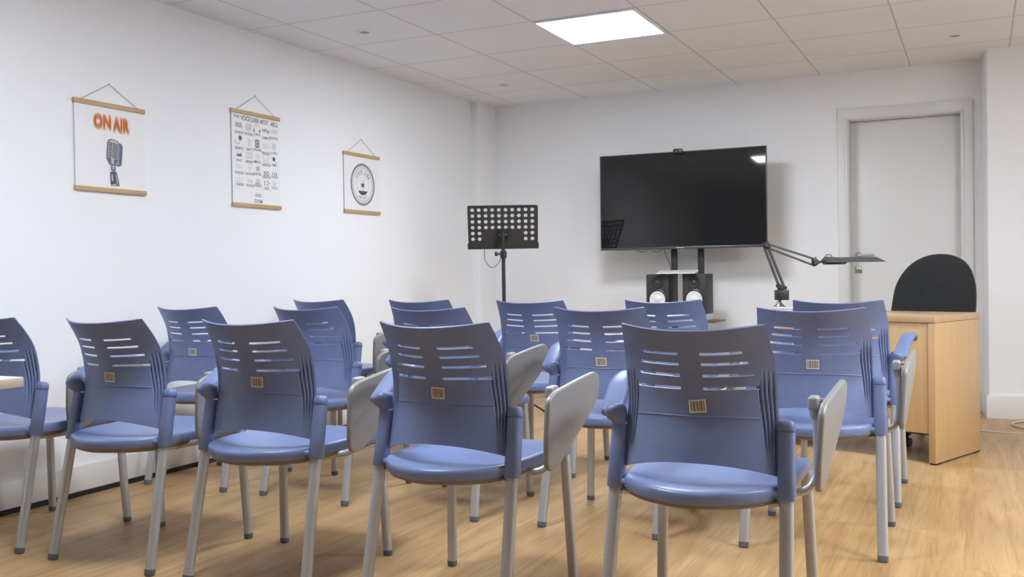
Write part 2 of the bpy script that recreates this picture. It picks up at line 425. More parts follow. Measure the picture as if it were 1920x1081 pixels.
# ------------------------------------------------------------------ ceiling lights
def light_panel(i, j):
    x0 = CEIL_A + .6 * i; y1 = -(CEIL_D + .6 * j); y0 = y1 - .6
    o = empty('ceiling_light', (x0 + .3, y0 + .3, H))
    f = MB()
    for a in ((-.295, .295, -.295, -.279), (-.295, .295, .279, .295), (-.295, -.279, -.279, .279), (.279, .295, -.279, .279)):
        f.box(a[0], a[1], a[2], a[3], -0.011, -0.0005, 0.002)
    f.build('frame', M['panel_frame'], o)
    MB().box(-.279, .279, -.279, .279, -0.007, -0.001).build('diffuser', M['panel'], o, smooth=0)
    return o
tag(light_panel(2, 2), 'square glowing white LED panel in the tiled ceiling, the only lit one in view', 'ceiling light', 'square ceiling LED panels')
tag(light_panel(2, 7), 'square LED ceiling panel seen only as the bright patch in the television screen', 'ceiling light', 'square ceiling LED panels')

tag(light_panel(7, 4), 'square LED ceiling panel out of frame on the desk side, nearer the back wall', 'ceiling light', 'square ceiling LED panels')
tag(light_panel(7, 6), 'square LED ceiling panel out of frame on the desk side, farther from the back wall', 'ceiling light', 'square ceiling LED panels')
for x, y, lab in ((.558, -2.641, 'round unlit recessed spotlight in the ceiling nearest the hand-drawn chart poster'),
                  (.561, -.839, 'round unlit recessed spotlight in the ceiling close to the left back corner'),
                  (3.577, -.851, 'round unlit recessed spotlight in the ceiling above the white door')):
    o = tag(empty('recessed_spotlight', (x, y, H)), lab, 'spotlight', 'recessed ceiling spotlights')
    MB().lathe([(0.030, -0.0005), (0.030, -0.006), (0.043, -0.005), (0.046, -0.0005)], 32, cap=False).build('ring', M['panel_frame'], o)
    MB().lathe([(0.030, -0.0035), (0.012, -0.0010), (0.001, -0.0008)], 24).build('lens', M['spot_glass'], o)

# ------------------------------------------------------------------ chair
YE = [(.44, -.158), (.467, -.148), (.54, -.132), (.60, -.121), (.67, -.124), (.74, -.141), (.79, -.168), (.845, -.208)]
WD = [(.44, .201), (.467, .201), (.57, .199), (.65, .197), (.72, .196), (.78, .191), (.845, .183)]
SAG = 0.080
def back_pt(u, t):
    """local point on the rear face of the backrest; u in -1..1, t in 0..1 bottom to top"""
    a = abs(u)
    zb = .500 - .033 * a ** 2.2; zt = .832 + .014 * a ** 2
    z = zb + (zt - zb) * t + .009 * a * a * math.exp(-((t - .62) / .22) ** 2)
    w = spline_tab(WD, z); 
    y = spline_tab(YE, z) - SAG * (1 - a ** 2.0)
    # accordion ribs near the side edges
    d = 0.0
    if .42 < z < .75:
        win = min(1, max(0, (z - .50) / .06)) * min(1, max(0, (.735 - z) / .05))
        s = .62 + .38 * min(1, max(0, (z - .50) / .16))
        q = (1 - a) / s
        for k, (g, ztop) in enumerate(((.045, .72), (.095, .735), (.145, .74), (.195, .70))):
            lw = .016
            if abs(q - g) < lw and z < ztop:
                d += -.0065 * (1 - abs(q - g) / lw) * win
    n = Vector((-math.copysign(1, u) * 2 * SAG * a / w, -1, 0)).normalized()   # outward (rear) normal
    p = Vector((w * u, y, z))
    return p + Vector((-n.x, n.y, 0)) * 0 + Vector((n.x * -1, n.y, 0)) * d
def backrest_mesh():
    inner = .145
    rows = [(.822, .66), (.742, .71), (.655, .76), (.558, .81)]
    hh = .0108
    us = set()
    for k in range(0, 15): us.add(round(k / 14 * .72, 4))
    for k in range(0, 57): us.add(round(.72 + .28 * k / 56, 4))
    us.discard(0.0514); us.add(inner)
    for _, o in rows: us.add(o)
    us = sorted(us); us = [u for i, u in enumerate(us) if i == 0 or u - us[i - 1] > .0008 or u in (inner,)]
    us = [-u for u in us[::-1] if u > 0] + us
    ts = set([0, 1, .008, .992])
    for k in range(1, 42): ts.add(round(k / 42, 4))
    edges = []
    for t, _ in rows: edges += [round(t - hh, 4), round(t + hh, 4)]
    ts = [t for t in ts if all(abs(t - e) > .006 for e in edges)] + edges
    ts = sorted(ts)
    nu, nt = len(us), len(ts)
    keep = {}
    for i in range(nu - 1):
        for j in range(nt - 1):
            uc = abs((us[i] + us[i + 1]) / 2); tc_ = (ts[j] + ts[j + 1]) / 2
            hole = any(abs(tc_ - t) < hh and inner < uc < o for t, o in rows)
            keep[i, j] = not hole
    P = [[back_pt(u, t) for t in ts] for u in us]
    th = .0055
    def nrm(i, j):
        a = P[min(i + 1, nu - 1)][j] - P[max(i - 1, 0)][j]; b = P[i][min(j + 1, nt - 1)] - P[i][max(j - 1, 0)]
        return a.cross(b).normalized()
    b = MB(); vs = []; 
    for i in range(nu):
        for j in range(nt): vs.append(P[i][j])
    for i in range(nu):
        u = us[i]
        for j in range(nt):
            n = nrm(i, j)
            # smooth inner face (no ribs): offset forward
            vs.append(P[i][j] - n * th)
    N = nu * nt; fs = []
    ec = {}
    for (i, j), k in keep.items():
        if not k: continue
        q = [i * nt + j, (i + 1) * nt + j, (i + 1) * nt + j + 1, i * nt + j + 1]
        fs.append(q); fs.append([N + x for x in q[::-1]])
        for a, c in zip(q, q[1:] + q[:1]): ec[(a, c)] = 1
    for a, c in ec:
        if (c, a) not in ec: fs.append([c, a, N + a, N + c])
    b.add(vs, fs)
    # fine moulded crease line across the lower back
    pts = []
    for k in range(-20, 21):
        u = k / 20 * .80; t = .345 + .012 * abs(u)
        p = back_pt(u, t); pts.append(p + Vector((0, -.0003, 0)))
    b.tube(pts, .0018, .0018, 6)
    return b

def seat_outline(n=72):
    pts = []
    # polygon with rear arc and rounded front corners, counter-clockwise
    rear = [(-.196, -.165), (-.165, -.212), (-.12, -.252), (-.06, -.281), (0, -.291), (.06, -.281), (.12, -.252), (.165, -.212), (.196, -.165)]
    side_r = [(.211, -.09), (.218, .0), (.220, .12), (.219, .22), (.212, .268), (.195, .298), (.165, .315)]
    front = [(.08, .325), (0, .327), (-.08, .325)]
    side_l = [(-x, y) for x, y in side_r[::-1]]
    ctrl = [Vector((x, y, 0)) for x, y in rear + side_r + front + side_l]
    k = len(ctrl); out = []
    for i in range(k):
        a, b_, c, d = ctrl[i - 1], ctrl[i], ctrl[(i + 1) % k], ctrl[(i + 2) % k]
        for m in range(3):
            t = m / 3
            p = .5 * (2 * b_ + (c - a) * t + (2 * a - 5 * b_ + 4 * c - d) * t**2 + (3 * b_ - a - 3 * c + d) * t**3)
            out.append((p.x, p.y))
    return out
def seat_z(x, y):
    z = .447 - .014 * max(0, 1 - (x / .2) ** 2) * max(0, 1 - ((y + .02) / .24) ** 2)
    if y > .18: z -= .018 * ((y - .18) / .145) ** 2
    if y < -.2: z -= .004 * ((-.2 - y) / .09) ** 2
    return z
def seat_mesh():
    o = seat_outline(); n = len(o); vs = [(0, 0.0, seat_z(0, 0))]; fs = []
    rings = [(s, 0.0, 't') for s in (.15, .3, .45, .6, .72, .82, .9, .955)] + [(.985, -.002, 't'), (.997, -.006, 't'), (1.0, -.013, 't'), (.996, -.026, 't'), (.985, -.033, 't'), (.95, -.0345, 't')]
    for s, dz, _ in rings:
        for x, y in o: vs.append((x * s, y * s, seat_z(x * s, y * s) + dz))
    for k in range(n): fs.append([0, 1 + k, 1 + (k + 1) % n])
    for r in range(len(rings) - 1):
        for k in range(n):
            a = 1 + r * n; fs.append([a + k, a + n + k, a + n + (k + 1) % n, a + (k + 1) % n])
    fs.append([1 + (len(rings) - 1) * n + k for k in range(n)][::-1])
    return MB().add(vs, fs)
def underside_mesh():
    o = seat_outline(); n = len(o); vs = []; fs = []
    rings = [(.962, .000), (.955, -.010), (.90, -.016), (.6, -.02), (.2, -.02)]
    for s, dz in rings:
        for x, y in o: vs.append((x * s, y * s, seat_z(x * .95, y * .95) - .0335 + dz))
    for r in range(len(rings) - 1):
        for k in range(n):
            a = r * n; fs.append([a + k, a + n + k, a + n + (k + 1) % n, a + (k + 1) % n])
    fs.append(list(range(n))); fs.append([(len(rings) - 1) * n + k for k in range(n)][::-1])
    b = MB().add(vs, fs)
    return b
def rail_mesh():
    b = MB()
    for s in (-1, 1):
        b.tube(bez([(s * .206, -.158, .405), (s * .182, -.13, .398), (s * .178, .0, .392), (s * .182, .19, .390), (s * .205, .226, .394)], 4), .010, .009, 10)
    b.tube([(-.178, .10, .392), (.178, .10, .392)], .010, .009, 10)
    b.tube([(-.178, -.06, .392), (.178, -.06, .392)], .010, .009, 10)
    return b
def rear_axis(z, s):   # straight rear upright, foot to cap
    t = z / .5994
    return Vector((s * (.2311 + (.2165 - .2311) * t), -.2462 + (-.1224 + .2462) * t, z))
def front_axis(z, s):
    t = z / .40
    return Vector((s * (.2228 - .0148 * t), .2462 - .019 * t, z))
def chair_parts(root, right_arm=False, label_pose=None):
    p, lg = M['plastic'], M['leg']
    seat_mesh().build('seat', M['seat_plastic'], root, 50)
    underside_mesh().build('seat_shell', M['underside'], root, 40)
    rail_mesh().build('seat_rails', lg, root)
    backrest_mesh().build('backrest', p, root, 40, recalc=False)
    for s in (-1, 1):
        L = MB().tube([rear_axis(.018, s), rear_axis(.2, s), rear_axis(.425, s)], .0175, .0135, 16, up=(0, 1, 0), power=2.6).build('leg', lg, root)
        MB().tube([rear_axis(.0, s), rear_axis(.004, s), rear_axis(.020, s)], [.0150, .0175, .0182], [.0115, .0138, .0142], 16, up=(0, 1, 0), power=2.6).build('foot_cap', M['foot'], L)
        L = MB().tube([front_axis(.018, s), front_axis(.2, s), front_axis(.41, s)], .0155, .0135, 16, up=(0, 1, 0), power=2.6).build('leg', lg, root)
        MB().tube([front_axis(.0, s), front_axis(.004, s), front_axis(.020, s)], [.0135, .0158, .0162], [.0115, .0138, .0142], 16, up=(0, 1, 0), power=2.6).build('foot_cap', M['foot'], L)
        sl = MB().tube([rear_axis(z, s) for z in (.411, .414, .50, .575)], [.0205, .0222, .0215, .0210], [.0185, .0200, .0195, .0190], 20, up=(0, 1, 0), power=3.0)
        post = sl.build('arm_post', p, root)
        MB().tube([(s * .160, -.185, .431), (s * .195, -.168, .429), (s * .212, -.157, .428)], [.010, .009, .010], None, 10).build('seat_link', p, post)
        armed = (s < 0) or right_arm
        if not armed:
            MB().tube([rear_axis(z, s) for z in (.576, .578, .594, .602, .605)], [.0205, .0220, .0215, .0165, .006], [.0185, .0200, .0190, .0145, .005], 20, up=(0, 1, 0), power=2.8).build('post_cap', p, post, 60)
        else:
            a = MB()
            # block on top of the post flaring rearward and outward
            c0 = rear_axis(.577, s)
            a.tube([c0, c0 + Vector((s * .002, -.001, .012)), c0 + Vector((s * .008, -.004, .026)), c0 + Vector((s * .014, -.006, .038)), c0 + Vector((s * .016, -.004, .044))],
                   [.0215, .0222, .028, .030, .022], [.0195, .0205, .028, .034, .026], 20, up=(0, 1, 0), power=2.6)
            path = [(.238, -.150, .603), (.239, -.144, .606), (.241, -.130, .614), (.243, -.110, .627), (.248, -.072, .647), (.254, -.030, .667), (.258, .020, .680), (.261, .075, .684), (.262, .130, .680), (.261, .175, .668), (.260, .198, .652)]
            path = bez([(s * x, y, z) for x, y, z in path], 4)
            k = len(path)
            ra = [.0275] * k; rb = [.0125] * k
            for i in range(6): q = math.sqrt(1 - (1 - i / 6) ** 2); ra[i] = .003 + .0245 * q; rb[i] = .002 + .0125 * q
            for i in range(6, 12): rb[i] = .0145 - .002 * (i - 6) / 6
            ra[-1] = .010; rb[-1] = .004; ra[-2] = .020; rb[-2] = .008; ra[-3] = .025
            a.tube(path, ra, rb, 20, power=2.8)
            # lower strut under the pad
            st = bez([(s * .219, -.118, .585), (s * .232, -.06, .600), (s * .247, .02, .632), (s * .257, .09, .668)], 5)
            a.tube(st, .014, .009, 14)
            a.build('armrest', p, root, 85)
    if not right_arm:
        # folded writing tablet hanging at the right side
        poly = [(-.070, .432), (-.078, .50), (-.080, .622), (-.045, .641), (.03, .652), (.11, .663), (.19, .672), (.232, .676), (.262, .655), (.262, .61), (.245, .578), (.205, .548), (.15, .512), (.07, .462), (.00, .420), (-.045, .410)]
        poly = round_poly(poly, [.012, .02, .020, .02, .02, .03, .02, .022, .022, .02, .02, .02, .03, .03, .02, .022], 4)
        TT = Matrix.Translation((.283, 0, .43)) @ Matrix.Rotation(math.radians(4.0), 4, 'Y') @ Matrix.Rotation(math.radians(-2.0), 4, 'Z') @ Matrix.Translation((0, 0, -.43))
        MB().prism(poly, -.009, .009, 'x', bev=.0065, T=TT, seg=3).build('writing_tablet', M['tablet'], root, 40)
        br = MB().tube(bez([(.262, .022, .640), (.266, .022, .60), (.268, .020, .53), (.268, .013, .465), (.260, -.002, .428), (.240, -.016, .408), (.200, -.030, .402)], 5), .0105, .0105, 12, up=(0, 1, 0)).build('tablet_bracket', lg, root)
        cl = MB().box(.247, .275, .0, .048, .614, .650, .008, seg=3)
        cl.tube([(.262, .022, .620), (.263, .022, .592)], [.016, .0115], None, 14, up=(0, 1, 0))
        cl.tube([(.270, .03, .638), (.288, .03, .638)], .006, .006, 10)
        cl.build('hinge_clamp', M['clamp'], br)
    if label_pose: sticker(root, label_pose)
    return root
def sticker(root, pose):
    cx, cz, rot = pose
    pat = '1101001101110010110110011010111001011'
    n = len(pat); W_, H_ = .043, .033
    xs = [-W_ / 2, -W_ / 2 + .004] + [-W_ / 2 + .004 + (W_ - .008) * (k + 1) / n for k in range(n)] + [W_ / 2]
    ys = [-H_ / 2, -H_ / 2 + .0035, H_ / 2 - .0035, H_ / 2]
    cr, sr = math.cos(rot), math.sin(rot); vs = []; b = MB()
    for x in xs:
        for y in ys:
            X = cx + x * cr - y * sr; Z = cz + x * sr + y * cr
            w = spline_tab(WD, Z); u = X / w
            Y = spline_tab(YE, Z) - SAG * (1 - u * u) - .0022
            vs.append((X, Y, Z))
    b.v = vs
    for i in range(len(xs) - 1):
        for j in range(3):
            b.f.append([i * 4 + j, (i + 1) * 4 + j, (i + 1) * 4 + j + 1, i * 4 + j + 1])
            b.m.append(1 if j == 1 and 1 <= i <= n and pat[i - 1] == '1' else 0)
    b.build('barcode_label', [M['sticker'], M['sticker_ink']], root, 0, recalc=False)

def copy_tree(o, parent=None):
    c = o.copy(); col.objects.link(c)
    if parent: c.parent = parent
    for ch in list(o.children): copy_tree(ch, c)
    return c

CH = [  # x, y, yaw, barcode (x, z, tilt) or None, label
 (.348, -4.672, -.022, None, "blue chair cut off by the photo's left edge, partly behind the plywood table corner"),
 (.987, -4.685, -.008, (.018, .645, -.03), "blue chair in the nearest row, second from left, just right of the plywood table corner"),
 (1.605, -4.679, .019, (.030, .649, -.03), "blue chair in the middle of the nearest row, third of its five"),
 (2.307, -4.702, -.03, (.010, .644, -.02), "blue chair in the nearest row, second from its right end, big grey tablet beside it"),
 (3.047, -4.705, -.001, (.013, .641, .09), "largest blue chair, at the right end of the nearest row, with a crooked barcode sticker"),
 (.335, -3.625, .013, (.024, .634, -.03), "blue middle-row chair closest to the left wall, barcode sticker on its back"),
 (1.032, -3.621, -.057, None, "blue chair second from left in the middle row, no barcode sticker on its back"),
 (1.671, -3.645, -.063, None, "blue chair third in the middle row, its back mostly hidden but its tablet showing"),
 (2.401, -3.633, -.013, (.008, .640, .0), "blue chair fourth in the middle row, just left of the largest nearest chair"),
 (3.17, -3.614, .005, (.006, .649, .0), "blue chair at the right end of the middle row, with barcode and tablet"),
 (.313, -2.567, -.056, None, "blue chair in the farthest row closest to the left wall"),
 (1.0, -2.633, .03, None, "blue chair in the farthest row, only a strip of its top edge showing"),
 (1.71, -2.746, -.021, (.024, .661, .0), "blue chair in the farthest row directly before the black music stand"),
 (2.366, -2.702, .01, None, "blue chair in the farthest row directly before the two loudspeakers"),
 (3.161, -2.802, -.01, None, "blue chair without tablet at the farthest row's right end, armrest pointing at the desk"),
]
proto = chair_parts(empty('tablet_chair', (0, 0, 0)))
GROUP = 'blue chairs set out in three rows'
for i, (x, y, th, bar, lab) in enumerate(CH):
    if i == 0: o = proto
    elif i == 14: o = chair_parts(empty('armchair', (0, 0, 0)), right_arm=True)
    else: o = copy_tree(proto)
    o.location = (x, y, 0); o.rotation_euler = (0, 0, th)
    tag(o, lab, 'chair', GROUP)
for i, (x, y, th, bar, lab) in enumerate(CH):
    if bar:
        root = [o for o in col.objects if o.parent is None and o.get('label') == lab][0]
        sticker(root, bar)

# ------------------------------------------------------------------ posters on the left wall
class Poster:
    """local frame: x = out of the wall, y = to the right along the wall, z = up; print helper maps (u,v) 0..1 (v down) to the paper"""
    def __init__(s, yc, w, zt, zb, nail_z, label):
        s.w = w; s.h = zt - zb
        o = s.o = tag(empty('hanging_poster', (0.0, yc, zb)), label, 'poster', 'posters on the left wall')
        hw = w / 2; h = s.h; s.bh = .022
        MB().box(.006, .0075, -hw + .004, hw - .004, .004, h - .004).build('paper', M['paper'], o, smooth=0)
        for z0 in (h - s.bh, 0): MB().box(.001, .014, -hw, hw, z0, z0 + s.bh, .0015).build('hanger_bar', M['bar_wood'], o)
        zn = nail_z - zb; a = hw - .045
        MB().tube([(.007, -a, h), (.006, -.004, zn - .004), (.006, .0, zn + .0015), (.006, .004, zn - .004), (.007, a, h)], .0013, .0013, 6, up=(1, 0, 0)).build('cord', M['cord'], o)
        s.p0 = s.bh; s.ph = h - 2 * s.bh
    def P(s, u, v, d=0): return (.0075 + .0004 + d, (u - .5) * s.w, s.p0 + (1 - v) * s.ph)
    def text(s, b, t, u, v, wu, hv, d=0, wob=0.0, bold=0.012):
        vs, fs = text_mesh(t, bold)
        b.add([s.P(u + x * wu, v - y * hv - wob * x, d) for x, y in vs], fs)
    def poly(s, b, pts, d=0): b.add([s.P(u, v, d) for u, v in pts], [list(range(len(pts)))])
    def line(s, b, pts, th, d=0):
        """polyline of constant thickness (metres) drawn flat"""
        q = [Vector(((u - .5) * s.w, (1 - v) * s.ph)) for u, v in pts]
        for a, c in zip(q, q[1:]):
            t = (c - a)
            if t.length < 1e-6: continue
            t.normalize(); n = Vector((-t.y, t.x)) * th / 2; a2 = a - t * th * .3; c2 = c + t * th * .3
            b.add([(.0079 + d, p.x, s.p0 + p.y) for p in (a2 - n, c2 - n, c2 + n, a2 + n)], [[0, 1, 2, 3]])
    def ring(s, b, cu, cv, r0, r1, d=0, n=64, a0=0, a1=2 * PI):
        cy, cz = (cu - .5) * s.w, s.p0 + (1 - cv) * s.ph; vs = []; fs = []
        for k in range(n + 1):
            a = a0 + (a1 - a0) * k / n
            for r in (r0, r1): vs.append((.0079 + d, cy + r * math.cos(a), cz + r * math.sin(a)))
        for k in range(n): fs.append([2 * k, 2 * k + 1, 2 * k + 3, 2 * k + 2])
        b.add(vs, fs)
def nail(y, z, label):
    b = MB().tube([(0.0, y, z), (.010, y, z + .002)], .0012, .0012, 8)
    b.lathe([(.003, 0), (.003, .0012)], 12, Matrix.Translation((.010, y, z + .002)) @ Matrix.Rotation(PI / 2, 4, 'Y'))
    tag(b.build('nail', M['silver']), label, 'nail', 'nails holding the posters')

# --- ON AIR poster
p1 = Poster(-3.957, .418, 1.8085, 1.3885, 1.901, 'hanging poster with blurred orange ON AIR lettering above a vintage microphone')
nail(-3.957, 1.9005, 'small nail holding the cord of the ON AIR poster')
b = MB()
for k in range(4):                       # soft, vertically streaked lettering
    dv = (k - 1.5) * .018; b_d = .0002 + k * .00006
    p1.text(b, 'ON', .385, .185 + dv, .235 + .006 * (k % 3), .165, b_d, bold=0.045)
    p1.text(b, 'AIR', .650, .195 + dv, .235 + .006 * (k % 3), .165, b_d, bold=0.045)
b.build('lettering', M['glow_ink'], p1.o, 0, recalc=False)
b = MB()
for k in range(2):
    e = .006 + k * .020
    for c in (.385, .650):
        pts = [(c + (.115 + e) * math.copysign(abs(math.cos(a)) ** .6, math.cos(a)), .190 + (.082 + e) * math.copysign(abs(math.sin(a)) ** .6, math.sin(a))) for a in [2 * PI * q / 32 for q in range(32)]]
        p1.poly(b, pts, .00002 * (k + 1) + (0.00001 if c > .5 else 0))
b.build('lettering_halo', M['halo_ink'], p1.o, 0, recalc=False)
b = MB()
def tilt(cu, cv, pts, ang, asp=1.0):
    c, s_ = math.cos(ang), math.sin(ang)
    return [(cu + x * c - y * s_ * .9, cv + (x * s_ + y * c) * 1.0) for x, y in pts]
def capsule(hw, hh, r, n=6):
    return round_poly([(-hw, -hh), (hw, -hh), (hw, hh), (-hw, hh)], r, n)
A1 = .10
# dark back half of the microphone head
b.use(3); p1.poly(b, tilt(.600, .570, capsule(.058, .150, .055), A1), .0002)
b.use(0); p1.poly(b, tilt(.590, .575, capsule(.030, .120, .03), A1), .0003)
b.use(1)
for k in range(9): p1.poly(b, tilt(.625, .575, [(-.014, -.105 + k * .024), (.014, -.112 + k * .024), (.014, -.100 + k * .024), (-.014, -.093 + k * .024)], A1), .0004)
# bright front grille
b.use(3); p1.poly(b, tilt(.523, .535, capsule(.088, .152, .075), A1), .0005)
b.use(2); p1.poly(b, tilt(.528, .530, capsule(.072, .138, .065), A1), .0006)
b.use(1)
for k in range(9):
    yy = -.098 + k * .0245
    p1.poly(b, tilt(.528, .530, [(-.070, yy + .006), (-.060, yy - .002), (-.02, yy - .003), (-.02, yy + .012), (-.060, yy + .014)], A1), .0008)
    p1.poly(b, tilt(.528, .530, [(-.012, yy - .003), (.064, yy + .010), (.066, yy + .025), (-.012, yy + .012)], A1), .0008)
b.use(3); p1.poly(b, tilt(.512, .660, [(-.075, -.03), (.05, -.03), (.05, .03), (.01, .055), (-.03, .055), (-.06, .02)], A1), .0007)
b.use(2); p1.poly(b, tilt(.520, .655, [(-.03, -.035), (.015, -.03), (.015, .04), (-.015, .045)], A1), .0009)
# neck, swivel and base clip
b.use(3); p1.poly(b, [(.497, .70), (.552, .70), (.562, .755), (.545, .79), (.500, .79), (.486, .755)], .0005)
b.use(2); p1.poly(b, [(.510, .715), (.535, .715), (.540, .755), (.512, .76)], .0009)
b.use(1); p1.poly(b, [(.476, .80), (.545, .79), (.552, .945), (.482, .955)], .0005)
b.use(3); p1.poly(b, [(.545, .775), (.575, .80), (.610, .955), (.552, .955)], .0006)
b.use(2); p1.poly(b, [(.493, .825), (.515, .822), (.520, .91), (.498, .912)], .0009); p1.poly(b, [(.556, .83), (.566, .83), (.586, .935), (.574, .935)], .0009)
b.use(0); p1.poly(b, [(.482, .955), (.610, .955), (.606, .972), (.484, .975)], .0007)
b.build('microphone_picture', [M['ink_grey'], M['ink'], M['ink_silver'], M['ink_slate']], p1.o, 0, recalc=False)

# --- chart poster
p2 = Poster(-2.927, .412, 1.910, 1.372, 2.006, 'tall hanging poster with a hand-drawn chart of small doodles and words in five columns')
nail(-2.927, 2.0055, 'small nail holding the cord of the tall chart poster')
b = MB(); rnd = random.Random(3)
p2.text(b, 'THE', .105, .037, .11, .030); p2.text(b, 'VOICE', .285, .042, .19, .056); p2.text(b, 'OVER', .475, .045, .16, .056)
p2.text(b, 'ARTIST', .665, .045, .18, .050); p2.text(b, 'ABCs', .880, .048, .15, .055)
cols = [.15, .35, .515, .70, .87]
words = [['AUDIOBOOK', 'BOOKING', 'CANS', 'DEMOS', 'EDITOR'], ['FEEDBACK', 'GIFT', 'HARDWARE', 'INVOICES', 'JOBS'],
         ['KHZ', 'LIBRARY', 'MICS', 'NARRATION', 'OMG'], ['PODCAST', 'QUICKTURN', 'RATES', 'SOUNDCHECK', 'TAKES'], ['UNION', 'VOICES', 'WALLA', 'XLR', 'YOYO']]
for r, wy in enumerate((.212, .388, .525, .665, .795)):
    for c, u in enumerate(cols):
        p2.text(b, words[r][c], u, wy + .012 * (c == 3) - .01 * (c == 2), min(.17, .022 * len(words[r][c]) + .04), .030)
p2.text(b, 'WORK', .515, .760, .10, .024)
p2.text(b, 'SO', .70, .635, .11, .050); p2.text(b, '123', .875, .628, .10, .034); p2.text(b, '10', .352, .145, .06, .030)
p2.text(b, 'ZZZ', .515, .900, .13, .030); p2.text(b, 'ZOOM', .515, .968, .17, .042)
b.build('lettering', M['ink'], p2.o, 0, recalc=False)
b = MB()
def rect(b, u, v, w, h, d=0): p2.poly(b, [(u - w / 2, v - h / 2), (u + w / 2, v - h / 2), (u + w / 2, v + h / 2), (u - w / 2, v + h / 2)], d)
def frame(b, u, v, w, h, th=.002): p2.line(b, [(u - w/2, v - h/2), (u + w/2, v - h/2), (u + w/2, v + h/2), (u - w/2, v + h/2), (u - w/2, v - h/2)], th)
TH = .0016
# row 1: script, calendar, headphones, demo cloud, scribble
b.use(2)
rect(b, .145, .128, .13, .055)
for k in range(5): b.use(0); p2.line(b, [(.09, .108 + k * .011), (.20, .110 + k * .011)], .001, .0002)
b.use(1); p2.line(b, [(.19, .12), (.215, .165)], .0022, .0003)
b.use(3); frame(b, .35, .135, .10, .07, .0018); p2.line(b, [(.30, .115), (.40, .115)], .0018)
b.use(0); p2.ring(b, .515, .145, .026, .0285, 0, 20, 0.1, PI - .1)
b.use(1); rect(b, .458, .160, .022, .032); rect(b, .572, .160, .022, .032)
b.use(1)
for k in range(7): p2.ring(b, .635 + .022 * k, .135 + .012 * math.sin(k * 1.7) + .002 * k, .004, .0065, .0001 * k, 12)
b.use(2)
for k in range(5): p2.ring(b, .825 + .025 * k, .135 + .012 * math.cos(k * 2.1), .006, .009, .0001 * k, 12)
# row 2
b.use(4); p2.ring(b, .175, .272, .0, .0135, 0, 20); p2.ring(b, .120, .305, .017, .020, .0001, 16, PI, 2 * PI); p2.line(b, [(.075, .305), (.085, .29)], TH)
b.use(2)
for k in range(5): p2.line(b, [(.32 + .01 * (k % 2), .275 + k * .016), (.39 - .008 * (k % 3), .28 + k * .016)], .0035)
b.use(4); p2.poly(b, [(.478, .262), (.558, .262), (.558, .352), (.478, .352)]); 
b.use(5); p2.poly(b, [(.490, .274), (.546, .274), (.546, .338), (.490, .338)], .0002)
b.use(4); p2.line(b, [(.50, .32), (.52, .295), (.538, .318)], .003, .0004)
b.use(2); frame(b, .70, .318, .14, .045, .0018); p2.line(b, [(.64, .31), (.74, .322)], .0015); p2.line(b, [(.64, .325), (.72, .333)], .0015)
b.use(6); frame(b, .87, .315, .06, .07, .002); p2.line(b, [(.85, .30), (.89, .30)], .003); p2.line(b, [(.85, .33), (.89, .315)], .003)
# row 3
b.use(2); frame(b, .15, .455, .10, .05, .0015); b.use(6); p2.poly(b, [(.105, .448), (.135, .455), (.195, .445), (.195, .482), (.105, .482)], .0002)
b.use(2)
for k in range(4): p2.line(b, [(.30, .430 + k * .017), (.41, .428 + k * .018)], .0022)
b.use(3); frame(b, .35, .455, .12, .06, .0014)
b.use(2)
for k in range(3): p2.line(b, [(.49 + k * .025, .43), (.485 + k * .028, .49)], .0035)
b.use(3); frame(b, .695, .465, .10, .095, .0018); p2.line(b, [(.67, .49), (.72, .47)], .0014)
b.use(4); p2.ring(b, .862, .455, .0, .0125, 0, 18); p2.line(b, [(.88, .47), (.925, .50)], .0025)
# row 4
b.use(7)
for k in range(4): p2.line(b, [(.10 + k * .03, .575), (.105 + k * .03, .615)], .0035)
b.use(2); p2.ring(b, .36, .575, .011, .0135, 0, 14); p2.line(b, [(.33, .60), (.39, .62)], .0018); p2.line(b, [(.36, .59), (.345, .635)], .0018)
b.use(2); p2.poly(b, [(.475, .575), (.545, .560), (.560, .610), (.490, .630)]); b.use(0); p2.line(b, [(.48, .62), (.55, .57)], .002, .0002)
# row 5
b.use(2); frame(b, .15, .745, .11, .04, .0022); p2.line(b, [(.15, .72), (.15, .77)], .0022)
for k in range(4): p2.ring(b, .315 + .028 * k, .738 + .014 * (k % 2), .005, .0075, 0, 12)
for k in range(3): p2.line(b, [(.485, .715 + k * .014), (.55, .713 + k * .014)], .0035)
b.use(1)
for k in range(5): a = k * 1.2566; p2.ring(b, .70 + .05 * math.cos(a), .748 + .022 * math.sin(a), 0, .0045, 0, 10)
b.use(4); p2.line(b, [(.83, .72), (.86, .765), (.90, .735), (.875, .715)], .0022)
b.build('doodles', [M['ink_grey'], M['ink'], M['ink_soft'], M['ink_slate'], M['ink_blue'], M['ink_silver'], M['ink_teal'], M['ink_silver']], p2.o, 0, recalc=False)

